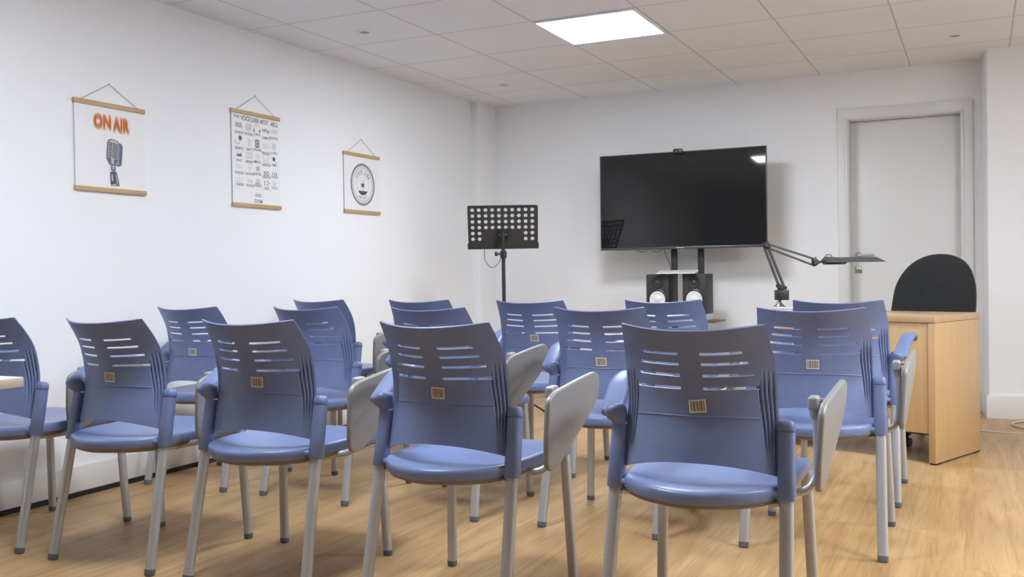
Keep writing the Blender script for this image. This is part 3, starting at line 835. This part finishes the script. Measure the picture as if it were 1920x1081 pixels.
# --- badge poster
p3 = Poster(-1.880, .417, 1.786, 1.390, 1.882, 'hanging poster with a round voice over artist badge and a microphone emblem')
nail(-1.880, 1.8815, 'small nail holding the cord of the round badge poster')
b = MB(); cu, cv = .515, .515
b.use(1); p3.ring(b, cu, cv, .124, .137, 0, 72)
b.use(0)
for k in range(90): a = 2 * PI * k / 90; p3.ring(b, cu + .1385 * math.cos(a) / p3.w, cv - .1385 * math.sin(a) / p3.ph, 0, .0030, .0002, 6)
for r in (.116, .107): p3.ring(b, cu, cv, r - .0011, r + .0011, 0, 72)
p3.ring(b, cu, cv, .0680, .0700, 0, 60)
def arc_text(b, t, r, a_mid, step, size, flip=False):
    n = len(t)
    for k, ch in enumerate(t):
        if ch == ' ': continue
        q = (k - (n - 1) / 2) * step
        a = a_mid + (q if flip else -q); vs, fs = text_mesh(ch, .012)
        rot = a - PI / 2 + (PI if flip else 0)
        w = size * (.30 if ch == 'I' else .82)
        pts = []
        for x, y in vs:
            X = x * w; Y = y * size
            yy = r * math.cos(a) + X * math.cos(rot) - Y * math.sin(rot); zz = r * math.sin(a) + X * math.sin(rot) + Y * math.cos(rot)
            pts.append(p3.P(cu + yy / p3.w, cv - zz / p3.ph, .0002))
        b.add(pts, fs)
arc_text(b, 'VOICE OVER', .086, PI / 2, .225, .020)
arc_text(b, 'ARTIST', .089, -PI / 2, .190, .017, True)
# dark chord at the bottom of the inner circle
cy = cu; pts = []
for k in range(21):
    a = math.radians(218 + 104 * k / 20); pts.append((cu + .068 * math.cos(a) / p3.w, cv - .068 * math.sin(a) / p3.ph))
b.use(0); p3.poly(b, pts, .0001)
# microphone emblem
m = lambda x, z: (cu + x / p3.w, cv - z / p3.ph)
b.use(0); p3.poly(b, [m(*q) for q in round_poly([(-.014, -.018), (.014, -.018), (.014, .008), (-.014, .008)], [.013, .013, .002, .002])], .0003)
b.use(1); p3.ring(b, cu, cv - .012 / p3.ph, .0130, .0152, .0002, 24, 0, PI)
p3.line(b, [m(-.0145, .012), m(-.0145, 0)], .002); p3.line(b, [m(.0145, .012), m(.0145, 0)], .002)
p3.ring(b, cu, cv + .004 / p3.ph, .0215, .0240, .0002, 24, PI, 2 * PI); p3.line(b, [m(0, -.027), m(0, -.044)], .0024)
b.use(0); rectp = [m(-.026, .0), m(-.020, .0), m(-.020, .006), m(-.026, .006)]; p3.poly(b, rectp, .0003); p3.poly(b, [m(.020, .0), m(.026, .0), m(.026, .006), m(.020, .006)], .0003)
for a in (55, 90, 125): 
    a = math.radians(a); p3.line(b, [m(.034 * math.cos(a), .008 + .034 * math.sin(a)), m(.052 * math.cos(a), .008 + .052 * math.sin(a))], .0018)
for k in range(3): p3.line(b, [m(.003, .012 + .005 * k), m(.013, .012 + .005 * k)], .0014, .0002)
b.build('badge', [M['ink'], M['ink_badge']], p3.o, 0, recalc=False)

# ------------------------------------------------------------------ music stand
YAWC = .4469
def vm(loc, rz): return Matrix.Translation(loc) @ Matrix.Rotation(rz, 4, 'Z')
ms = tag(empty('music_stand', (.792, -1.367, 0), YAWC), 'black music stand with a perforated desk, in front of the left back corner', 'music stand')
# local: x right, y away from the camera, z up. Desk tilts: top toward -y
TILT = math.radians(24)
DW, DH = .475, .310
DT = Matrix.Translation((0, .015, 1.295)) @ Matrix.Rotation(TILT, 4, 'X')     # desk plane x,z ; top leans to -y
def perforated():
    b = MB(); nx, nz = 10, 6; px, pz = .0450, .0421; r = .0128; th = .0016
    x_l = -4.5 * px - .003; z_t = .5 * DH - .032
    xs = [-DW / 2] + [x_l + (k - .5) * px for k in range(nx + 1)] + [DW / 2]
    zs = [DH / 2] + [z_t - (k - .5) * pz for k in range(nz + 1)] + [-DH / 2]
    for i in range(len(xs) - 1):
        for j in range(len(zs) - 1):
            x0, x1, z0, z1 = xs[i], xs[i + 1], zs[j], zs[j + 1]
            ci, cj = i - 1, j - 1
            hole = 0 <= ci < nx and 0 <= cj < nz and (cj < 4 or ci < 2 or ci > 7)
            if j == 0 and i in (0, len(xs) - 2):
                cx_, ox_ = (x1, x0) if i == 0 else (x0, x1)
                pts = [(cx_, z1), (cx_, z0)] + [(cx_ + (ox_ - cx_) * math.sin(PI / 2 * k / 8), z1 + (z0 - z1) * math.cos(PI / 2 * k / 8)) for k in range(1, 9)]
                vs = [(x, 0, z) for x, z in pts]; b.add(vs, [list(range(len(vs)))]); b.add([(x, th, z) for x, _, z in vs], [list(range(len(vs)))[::-1]])
            elif not hole:
                vs = [(x0, 0, z0), (x1, 0, z0), (x1, 0, z1), (x0, 0, z1)]
                b.add(vs, [[0, 1, 2, 3]]); b.add([(x, th, z) for x, _, z in vs], [[3, 2, 1, 0]])
            else:
                cx, cz = (x0 + x1) / 2, (z0 + z1) / 2; n = 24; ring = []; sq = []
                for k in range(n):
                    a = 2 * PI * (k + .5) / n; c, s_ = math.cos(a), math.sin(a)
                    ring.append((cx + r * c, cz + r * s_))
                    f = 1 / max(abs(c), abs(s_)); sq.append((cx + c * f * (x1 - x0) / 2, cz + s_ * f * abs(z1 - z0) / 2))
                corners = {3: (x1, max(z0, z1)), 9: (x0, max(z0, z1)), 15: (x0, min(z0, z1)), 21: (x1, min(z0, z1))}
                vs = [(x, 0, z) for x, z in ring] + [(x, 0, z) for x, z in sq] + [(x, th, z) for x, z in ring] + [(x, th, z) for x, z in sq]
                fs = []
                for k in range(n):
                    k2 = (k + 1) % n
                    fs.append([k, k2, n + k2, n + k]); fs.append([2 * n + k2, 2 * n + k, 3 * n + k, 3 * n + k2]); fs.append([k, 2 * n + k, 2 * n + k2, k2])
                o = len(vs)
                for k, (x, z) in corners.items():
                    k0 = (k - 1) % n; 
                    vs += [(x, 0, z), (x, th, z)]; a = len(vs) - 2
                    # corner sits between sq[k-1] and sq[k]
                    fs.append([n + k0, n + k, a]); fs.append([3 * n + k, 3 * n + k0, a + 1])
                b.add(vs, fs)
    # folded rim strips
    b.box(-DW / 2, -DW / 2 + .003, -.004, th + .002, -DH / 2, DH / 2 - .020, .001); b.box(DW / 2 - .003, DW / 2, -.004, th + .002, -DH / 2, DH / 2 - .020, .001)
    b.box(-DW / 2 + .012, DW / 2 - .012, -.004, th + .002, DH / 2 - .003, DH / 2, .001)
    b.v = [tuple(DT @ Vector(v)) for v in b.v]
    return b
dk = perforated().build('desk', M['music_metal'], ms, 0, recalc=False)
lg = MB(); lg.box(-DW / 2 - .006, DW / 2 + .006, .001, .004, -DH / 2 - .006, -DH / 2 + .036, .001); lg.box(-DW / 2 - .006, DW / 2 + .006, .001, .050, -DH / 2 - .008, -DH / 2 - .004, .001)
lg.box(-DW / 2 - .006, DW / 2 + .006, .047, .050, -DH / 2 - .008, -DH / 2 + .014, .001)
lg.v = [tuple(DT @ Vector(v)) for v in lg.v]; lg.build('ledge', M['music_metal'], ms)
bk = MB(); bk.box(-.036, .036, -.010, -.0005, -.075, -.010, .004); bk.box(-.034, -.026, -.014, -.010, -.030, -.022, .001); bk.box(.026, .034, -.014, -.010, -.030, -.022, .001)
bk.box(-.024, .024, -.036, -.010, -.082, -.022, .006); bk.tube([(-.03, -.026, -.052), (.03, -.026, -.052)], .015, .015, 16)
bk.v = [tuple(DT @ Vector(v)) for v in bk.v]; bk.build('tilt_bracket', M['black_plastic'], ms)
MB().tube([(0, -.018, 1.255), (0, -.012, 1.19), (0, 0, 1.13)], .012, .012, 16).build('neck', M['black_metal'], ms)
kn = MB().lathe([(.020, 1.082), (.022, 1.086), (.022, 1.128), (.016, 1.134)], 20); kn.tube([(-.012, 0, 1.112), (-.045, -.004, 1.112)], .008, .008, 10); kn.lathe([(.014, 0), (.016, .006), (.014, .018)], 14, Matrix.Translation((-.040, 0, 1.112)) @ Matrix.Rotation(-PI / 2, 4, 'Y'))
kn.build('height_clamp', M['black_plastic'], ms)
MB().tube([(0, 0, .10), (0, 0, 1.09)], .0125, .0125, 16).build('pole', M['black_metal'], ms)
cl = MB().lathe([(.018, .17), (.020, .18), (.020, .225), (.016, .235)], 18); cl.lathe([(.016, .085), (.018, .09), (.018, .125), (.014, .13)], 18); cl.build('leg_collar', M['black_plastic'], ms)
for k in range(3):
    # one leg points toward the photographed foot
    base = math.atan2(.21, .13) - YAWC
    a = base + k * 2 * PI / 3; c, s_ = math.cos(a), math.sin(a)
    L = MB().tube([(.015 * c, .015 * s_, .205), (.16 * c, .16 * s_, .110), (.325 * c, .325 * s_, .012)], .009, .006, 10)
    L.tube([(.015 * c, .015 * s_, .105), (.165 * c, .165 * s_, .108)], .006, .003, 8)
    L = L.build('leg', M['black_metal'], ms)
    MB().tube([(.312 * c, .312 * s_, .018), (.335 * c, .335 * s_, .009)], [.010, .009], [.009, .0085], 10).build('rubber_foot', M['black_plastic'], L)
# keeper cord hanging below the desk
MB().tube(bez([(-.128, .055, 1.160), (-.128, .02, 1.12), (-.122, -.005, 1.068), (-.082, -.012, 1.020), (-.036, -.014, 1.045), (-.012, -.016, 1.100)], 6), .0022, .0022, 6).build('keeper_cord', M['black_plastic'], ms)

# ------------------------------------------------------------------ television, its stand and what stands on it
TV = Vector((1.737, -.338, 1.494)); TR = .021
tv = tag(empty('television', TV, TR), 'large switched-off black television on a two-post stand before the back wall', 'television')
tv.rotation_euler = (-.008, 0, TR)
W_, H_ = 1.235 / 2, .712 / 2
t_ = MB(); t_.box(-W_, W_, .002, .022, -H_, H_, .003); t_.box(-W_ + .12, W_ - .12, .020, .058, -H_ + .06, H_ - .20, .012); t_.build('housing', M['bezel'], tv)
f_ = MB(); f_.box(-W_, -W_ + .007, -.004, .003, -H_, H_, .0015); f_.box(W_ - .007, W_, -.004, .003, -H_, H_, .0015); f_.box(-W_, W_, -.004, .003, H_ - .008, H_, .0015); f_.build('bezel', M['bezel'], tv)
MB().box(-W_, W_, -.006, .003, -H_, -H_ + .018, .002).build('lower_bezel', M['bezel_low'], tv)
MB().box(-W_ + .005, W_ - .005, -.001, .002, -H_ + .016, H_ - .006).build('screen', M['screen'], tv, smooth=0)
MB().box(-.035, .020, -.0068, -.0058, -H_ + .007, -H_ + .012).build('badge_plate', M['grey_key'], tv, smooth=0)
for x0, x1, d, lab in ((-.345, -.255, .014, 'thin black cable loop drooping under the screen, the left one of two'), (-.225, -.150, .016, 'thin black cable loop drooping under the screen, the right one of two')):
    q = [Vector((x0, .012, -H_ - .001)), Vector((x0 + (x1 - x0) * .2, .012, -H_ - d * .8)), Vector(((x0 + x1) / 2, .012, -H_ - d)), Vector((x1 - (x1 - x0) * .2, .012, -H_ - d * .8)), Vector((x1, .012, -H_ - .001))]
    mt = vm(TV, TR)
    tag(MB().tube(bez([mt @ v for v in q], 5), .0022, .0022, 6).build('cable_loop', M['black_plastic']), lab, 'cable', 'cable loops under the television')
wc = tag(empty('webcam', vm(TV, TR) @ Vector((-.010, 0, H_)), TR), 'small black webcam clipped on the top edge of the television', 'webcam')
w_ = MB(); w_.prism(round_poly([(-.035, -.019), (.035, -.019), (.035, .017), (-.035, .017)], .014), -.032, -.006, 'y', bev=.004); w_.build('body', M['black_plastic'], wc)
MB().lathe([(.0115, 0), (.012, .003), (.010, .005), (.006, .004)], 20, Matrix.Translation((-.006, -.032, 0)) @ Matrix.Rotation(PI / 2, 4, 'X')).build('lens', M['lens'], wc)
MB().box(.018, .022, -.0335, -.0315, -.002, .002).build('indicator', M['led'], wc, smooth=0)
c_ = MB(); c_.box(-.010, .010, -.012, .020, .0012, .005, .001); c_.build('clip', M['black_plastic'], wc)

st = tag(empty('television_stand', (1.757, -.30, 0), TR), 'black two-post television stand behind the loudspeakers', 'stand')
for x in (-.100, .1005): 
    MB().box(x - .021, x + .021, .045, .080, .03, 1.62, .003).build('post', M['black_metal'], st)
br = MB()
for x in (-.19, .19): br.box(x - .02, x + .02, .022, .040, 1.28, 1.68, .003)
br.box(-.24, .24, .032, .046, 1.44, 1.49, .003); br.box(-.24, .24, .032, .046, 1.58, 1.62, .003)
br.build('mount_bracket', M['black_metal'], st)
bs = MB()
for x in (-.30, .30): bs.box(x - .03, x + .03, -.33, .20, .045, .075, .006)
bs.box(-.30, .30, .035, .090, .03, .075, .006)
bs.build('base_frame', M['black_metal'], st)
for x in (-.30, .30):
    for y in (-.29, .16):
        c_ = MB(); c_.tube([(x - .012, y, .024), (x + .012, y, .024)], .0235, .0235, 18); c_.box(x - .016, x + .016, y - .014, y + .014, .022, .052, .004); c_.build('caster', M['black_plastic'], st)
sh = MB(); sh.box(-.285, .285, -.315, .043, .612, .622, .003); sh.box(-.12, .12, -.02, .046, .585, .612, .003); sh.build('shelf', M['lamp_metal'], st)

TVM = vm((1.757, -.30, 0), TR)
cb = tag(empty('console_box', (1.752, -.455, .622), 0), 'flat white box under the two loudspeakers on the television stand shelf', 'box')
MB().box(-.215, .215, -.085, .105, 0.0, .050, .006).build('case', M['white_plastic'], cb)
MB().box(-.20, .20, -.0865, -.084, .018, .028).build('front_slot', M['ink_slate'], cb, smooth=0)
SPX = (1.618, 1.886)
for k, x in enumerate(SPX):
    o = tag(empty('loudspeaker', (x, -.55, .672), 0), ('left' if k == 0 else 'right') + ' black studio loudspeaker with a white cone under the ' + ('left' if k == 0 else 'right') + ' end of the keyboard', 'loudspeaker', 'studio loudspeakers')
    MB().box(-.084, .084, 0, .205, 0, .283, .005, seg=3).build('cabinet', M['speaker'], o)
    RX_ = Matrix.Rotation(PI / 2, 4, 'X')
    MB().lathe([(.073, -.001), (.073, .004), (.066, .007), (.058, .003), (.055, -.001)], 40, Matrix.Translation((0, 0, .105)) @ RX_, cap=False).build('woofer_ring', M['black_plastic'], o)
    MB().lathe([(.058, .004), (.052, .0045), (.047, .002), (.025, .0005), (.0235, .001)], 40, Matrix.Translation((0, 0, .105)) @ RX_, cap=False).build('woofer_cone', M['cone'], o)
    MB().lathe([(.0245, .0005), (.022, .006), (.014, .010), (.001, .0115)], 28, Matrix.Translation((0, 0, .105)) @ RX_).build('dust_cap', M['white_plastic'], o)
    MB().lathe([(.046, .0005), (.042, .004), (.020, .001), (.014, .0005)], 36, Matrix.Translation((0, 0, .226)) @ RX_, cap=False).build('waveguide', M['black_plastic'], o)
    MB().lathe([(.0145, .0006), (.011, .005), (.001, .0075)], 24, Matrix.Translation((0, 0, .226)) @ RX_).build('tweeter', M['bezel_low'], o)
    MB().box(-.004, .004, -.001, .001, .172, .178).build('indicator', M['led'], o, smooth=0)
kb = tag(empty('keyboard', (1.764, -.545, .9561), 0.0), 'slim white computer keyboard laid across the tops of the two loudspeakers', 'keyboard')
KT = Matrix.Rotation(math.radians(9.5), 4, 'X')
k_ = MB(); k_.box(-.142, .142, -.055, .06, .011, .017, .0025, T=KT); k_.build('body', M['white_plastic'], kb)
k_ = MB()
for r in range(5):
    n = 14 if r else 1
    if r == 0:
        k_.box(-.06, .05, -.050, -.033, .017, .020, .001, T=KT)
        for xx in (-.13, -.108, -.086, .062, .084, .106, .126): k_.box(xx - .009, xx + .009, -.050, -.033, .017, .020, .001, T=KT)
        continue
    for q in range(n):
        xx = -.136 + q * (.272 / n); k_.box(xx + .001, xx + .0175, -.050 + r * .0205, -.033 + r * .0205, .017, .020, .001, T=KT)
k_.build('keys', M['grey_key'], kb, 0)
k_ = MB(); k_.box(-.13, -.11, .045, .058, .0, .022, .002); k_.box(.11, .13, .045, .058, .0, .022, .002); k_.box(-.13, -.11, -.052, -.042, .0, .004); k_.box(.11, .13, -.052, -.042, .0, .004); k_.build('foot', M['white_plastic'], kb)
tag(MB().tube(bez([(1.605, -.32, 1.137), (1.618, -.318, 1.09), (1.640, -.310, 1.03), (1.648, -.305, .98), (1.655, -.305, .92), (1.68, -.305, .80), (1.72, -.305, .68), (1.73, -.305, .63)], 5), .0025, .0025, 6).build('cable', M['black_plastic']), 'thin black cable running from the screen down the left post of its stand', 'cable')

# ------------------------------------------------------------------ desk and what is on it
DYAW = -math.radians(22.3)
DO = Vector((3.17496, -1.67027, 0))
dm = vm(DO, DYAW)
dsk = tag(empty('desk', DO, DYAW), 'light beech teacher desk with panel sides in front of the black office chair', 'desk')
MB().box(-.46, .46, -.265, .265, .7035, .7355, .0012).build('desktop', M['desk_top'], dsk)
for x0, x1 in ((.424, .459), (-.459, -.424)):
    pn = MB().box(x0, x1, -.262, .262, .008, .7015, .0012).build('side_panel', M['desk'], dsk)
    gl = MB(); gl.box(x0 + .002, x1 - .001, -.258, -.19, 0, .008, .001); gl.box(x0 + .002, x1 - .001, .19, .258, 0, .008, .001); gl.box(x0 + .006, x1 - .001, -.19, .19, .004, .008); gl.build('glide', M['black_strip'], pn)
MB().box(-.424, .424, -.256, -.238, .152, .7015, .001).build('front_panel', M['desk'], dsk)
MB().box(-.424, .424, -.254, -.240, .1445, .152).build('edge_strip', M['black_strip'], dsk, smooth=0)

bx = tag(empty('shallow_box', dm @ Vector((-.335, -.185, .7355)), DYAW), 'shallow white box on the left end of the desk under the lamp foot', 'box')
MB().box(-.122, .122, -.077, .077, 0, .0245, .004).build('body', M['white_plastic'], bx)
MB().box(-.124, .124, -.079, .079, .0215, .0315, .003).build('lid', M['white_plastic'], bx)
nb = MB().box(-.05, .08, -.035, .040, .0, .006, .001).build('notebook', M['orange']); nb.location = dm @ Vector((-.310, -.165, .7672)); nb.rotation_euler = (0, 0, DYAW + .25)
tag(nb, 'small orange notebook lying on the shallow white box beside the lamp', 'notebook')

LM = Vector((2.688, -1.707, .7672))
lp = tag(empty('desk_lamp', LM, YAWC), 'black double-arm drafting lamp reaching out over the desk toward the door', 'lamp')
Z = lambda z: z - LM.z
MB().lathe([(.030, 0), (.030, .003), (.022, .010), (.010, .022), (.008, .028)], 28).build('foot', M['silver'], lp)
MB().tube([(0, 0, .020), (0, 0, .048)], .0075, .0075, 12).build('stem', M['lamp_metal'], lp)
MB().box(-.026, .044, -.028, .028, Z(.806), Z(.862), .004).build('clamp_block', M['black_plastic'], lp)
hg = MB(); hg.box(-.012, .020, -.014, .014, Z(.860), Z(.880), .004); hg.tube([(-.008, -.016, Z(.886)), (-.008, .016, Z(.886))], .012, .012, 14); hg.tube([(.026, -.016, Z(.874)), (.026, .016, Z(.874))], .010, .010, 14); hg.box(-.010, .028, -.013, .013, Z(.872), Z(.886), .002); hg.build('base_hinge', M['black_plastic'], lp)
ua = MB(); ua.tube([(-.006, 0, Z(.886)), (-.086, 0, Z(1.103))], .0065, .008, 10); ua.tube([(.024, 0, Z(.876)), (-.062, 0, Z(1.098))], .0065, .008, 10)
ua.build('lower_arm', M['lamp_metal'], lp)
el = MB(); el.prism(round_poly([(-.094, Z(1.128)), (-.064, Z(1.135)), (-.050, Z(1.100)), (-.070, Z(1.088)), (-.092, Z(1.102))], .008), -.016, .016, 'y', bev=.002); el = el.build('elbow', M['black_plastic'], lp)
MB().tube([(-.079, -.022, Z(1.113)), (-.079, -.015, Z(1.113))], .005, .005, 12).build('knob', M['red'], el)
fa = MB(); fa.tube([(-.070, 0, Z(1.124)), (.192, 0, Z(1.034))], .005, .006, 10); fa.tube([(-.062, 0, Z(1.098)), (.192, 0, Z(.998))], .005, .006, 10); fa.build('upper_arm', M['lamp_metal'], lp)
jn = MB(); jn.prism(round_poly([(.182, Z(1.040)), (.204, Z(1.036)), (.226, Z(1.016)), (.212, Z(1.002)), (.194, Z(.990)), (.182, Z(.998))], .006), -.014, .014, 'y', bev=.002); jn.tube([(.215, 0, Z(1.014)), (.252, 0, Z(1.020))], .007, .007, 10); jn = jn.build('head_joint', M['black_plastic'], lp)
kk = MB(); kk.tube([(.195, -.021, Z(1.010)), (.195, -.013, Z(1.010))], .005, .005, 12); kk.tube([(.190, 0, Z(1.036)), (.206, 0, Z(1.042))], .004, .004, 8); kk.build('knob', M['red'], jn)
hd = MB()
# long trough shade: roof narrower than the rim, sloped ends
x0, x1 = .246, .572; zr, zt = Z(1.0155), Z(1.0405)
lo = [(x0 + .004, -.062, zr), (x1, -.062, zr), (x1, .062, zr), (x0 + .004, .062, zr)]; hi = [(x0 + .014, -.030, zt), (x1 - .042, -.030, zt), (x1 - .042, .030, zt), (x0 + .014, .030, zt)]
lo2 = [(a, c_, d - .003) for a, c_, d in lo]
hd.add(lo + hi + lo2, [[4, 5, 6, 7], [0, 1, 5, 4], [1, 2, 6, 5], [2, 3, 7, 6], [3, 0, 4, 7], [8, 9, 1, 0], [9, 10, 2, 1], [10, 11, 3, 2], [11, 8, 0, 3], [11, 10, 9, 8]])
hd.build('shade', M['lamp_metal'], lp, 20)
bl = MB(); bl.prism([(x0, Z(1.014)), (x0 + .13, Z(1.014)), (x0 + .112, Z(1.001)), (x0 + .004, Z(1.001))], -.028, .028, 'y', bev=.002); bl.build('ballast_housing', M['black_plastic'], lp)
tp = MB(); tp.prism(round_poly([(x0 + .012, zt - .006), (x0 + .075, zt), (x0 + .030, zt + .006), (x0 + .016, zt + .004)], .003), -.02, .02, 'y', bev=.001); tp.build('switch_cover', M['bezel_low'], lp)
MB().tube(bez([(.232, 0, Z(1.020)), (.248, -.01, Z(1.042)), (.262, -.012, Z(1.055)), (.284, -.012, Z(1.054)), (.292, -.008, Z(1.040))], 6), .0023, .0023, 6).build('cord', M['black_plastic'], lp)
MB().tube(bez([(-.014, -.02, Z(.808)), (-.020, -.024, Z(.795)), (-.034, -.026, Z(.778)), (-.042, -.022, Z(.770))], 5), .0020, .0020, 6).build('power_cord', M['black_plastic'], lp)

# ------------------------------------------------------------------ office chair
oc = tag(empty('office_chair', (3.47, -1.12, 0), math.radians(-8)), 'black fabric office chair with a rounded tall backrest behind the beech desk', 'office chair')
out = [(-.246, .60), (-.243, .70), (-.232, .79), (-.215, .87), (-.180, .940), (-.128, 1.000), (-.060, 1.038), (.010, 1.053), (.085, 1.046), (.145, 1.018), (.185, .970), (.207, .910), (.217, .84), (.215, .74), (.205, .64), (.185, .575), (.13, .54), (-.17, .54), (-.225, .56)]
sm = bez([(x, 0, z) for x, z in out + out[:1]], 3)[:-1]; out = [(p.x, p.z) for p in sm]
def cushion(out, y0, y1, layers):
    cx = sum(x for x, _ in out) / len(out); cz = .80; vs = []; fs = []; n = len(out)
    for s, d in layers:
        for x, z in out:
            X = cx + (x - cx) * s; Zz = cz + (z - cz) * s
            vs.append((X, y0 + (y1 - y0) * d + .35 * (X - cx) ** 2 * -1.0, Zz))
    for r in range(len(layers) - 1):
        for k in range(n): fs.append([r * n + k, r * n + (k + 1) % n, (r + 1) * n + (k + 1) % n, (r + 1) * n + k])
    fs.append(list(range(n))); fs.append([(len(layers) - 1) * n + k for k in range(n)][::-1])
    return MB().add(vs, fs)
cushion(out, -.045, .012, [(.40, -.08), (.75, -.04), (.90, .02), (.96, .12), (.99, .32), (1.0, .6), (.995, 1.0)]).build('backrest', M['fabric'], oc, 60)
cushion(out, .012, .034, [(1.002, 0), (1.004, .5), (.985, .9), (.9, 1.0)]).build('back_shell', M['ply_edge'], oc, 60)
sc_ = MB(); sc_.prism(round_poly([(-.24, -.46), (.24, -.46), (.25, -.06), (-.25, -.06)], .07), .43, .50, 'z', bev=.02, seg=3); sc_.build('seat', M['fabric'], oc)
MB().tube(bez([(0, .045, .80), (0, .070, .62), (0, .05, .48), (0, -.02, .42), (0, -.2, .41)], 4), .03, .008, 12).build('back_support', M['black_metal'], oc)
MB().tube([(0, -.25, .43), (0, -.25, .10)], .026, .026, 18).build('gas_column', M['black_metal'], oc)
bs = MB()
for k in range(5):
    a = 2 * PI * k / 5 + .66; c, s_ = math.cos(a), math.sin(a)
    bs.tube([(0, -.25, .105), (.15 * c, -.25 + .15 * s_, .095), (.24 * c, -.25 + .24 * s_, .070)], [.028, .022, .016], [.02, .016, .012], 10)
bs.build('star_base', M['black_plastic'], oc)
for k in range(5):
    a = 2 * PI * k / 5 + .66; c, s_ = math.cos(a), math.sin(a); x, y = .24 * c, -.25 + .24 * s_
    w_ = MB(); w_.tube([(x - .018 * s_, y + .018 * c, .0255), (x + .018 * s_, y - .018 * c, .0255)], .025, .025, 16); w_.tube([(x, y, .03), (x, y, .07)], .007, .007, 8); w_.build('caster', M['black_plastic'], oc)

# ------------------------------------------------------------------ table corner at the left edge, floor cables
tb = tag(empty('work_table', (.90, -6.15, 0), 0), 'table corner with layered plywood edges at the left edge of the photo', 'table')
X1, Y1 = 1.537 - .90, -5.632 + 6.15
MB().box(-.62, X1, -.52, Y1, .7155, .7385, .0008).build('tabletop', M['ply'], tb)
tp = MB(); tp.box(-.618, X1 - .001, -.518, Y1 - .001, .7385, .7398); tp.build('top_edging', M['laminate_edge'], tb, smooth=0)
MB().box(-.59, X1 - .030, -.49, Y1 - .028, .7398, .7403).build('top_laminate', M['laminate'], tb, smooth=0)
for x in (-.5, .10):
    for y in (-.44, .20):
        MB().box(x - .02, x + .02, y - .02, y + .02, 0, .7155, .003).build('leg', M['leg'], tb)
MB().box(-.5, .10, -.44, -.42, .64, .70, .002).box(-.5, .10, .18, .20, .64, .70, .002).build('apron', M['leg'], tb)
tag(MB().tube(bez([(3.60, -.88, .004), (3.727, -.916, .004), (3.83, -.938, .004), (3.93, -.945, .004), (4.25, -.95, .004), (4.6, -.90, .004)], 8), .0035, .0035, 8).build('floor_cable', M['cable']), 'thin pale cable lying straight along the floor past the desk side', 'cable')
tag(MB().tube(bez([(4.6, -.55, .006), (4.25, -.40, .006), (4.02, -.41, .006), (3.93, -.455, .006), (3.885, -.54, .006), (3.876, -.61, .006), (3.90, -.68, .006), (3.96, -.73, .006), (4.2, -.78, .006), (4.6, -.74, .006)], 8), .006, .006, 8).build('cable_coil', M['cable']), 'looped thick pale cable on the floor below the projecting right wall', 'cable')

# ------------------------------------------------------------------ camera, world, colour
f_, yaw, pitch, roll = 1826.72, .446925, -.0158327, -.0154885
C = Vector((3.696779, -7.300076, .980860))
fw = Vector((-math.sin(yaw) * math.cos(pitch), math.cos(yaw) * math.cos(pitch), math.sin(pitch)))
r0 = Vector((math.cos(yaw), math.sin(yaw), 0)); u0 = r0.cross(fw)
r = r0 * math.cos(roll) + u0 * math.sin(roll); u = -r0 * math.sin(roll) + u0 * math.cos(roll)
cam = bpy.data.cameras.new('camera'); co = bpy.data.objects.new('camera', cam); col.objects.link(co)
cam.sensor_width = 36; cam.lens = 36 * f_ / 1920; cam.clip_start = .05
co.matrix_world = Matrix(((r.x, u.x, -fw.x, C.x), (r.y, u.y, -fw.y, C.y), (r.z, u.z, -fw.z, C.z), (0, 0, 0, 1)))
scene.camera = co
w = bpy.data.worlds.new('world'); scene.world = w; w.use_nodes = True
w.node_tree.nodes['Background'].inputs[0].default_value = (.05, .05, .05, 1)
scene.view_settings.view_transform = 'Standard'; scene.view_settings.look = 'None'
scene.view_settings.exposure = 1.50; scene.view_settings.gamma = 1.0; scene.view_settings.use_curve_mapping = False
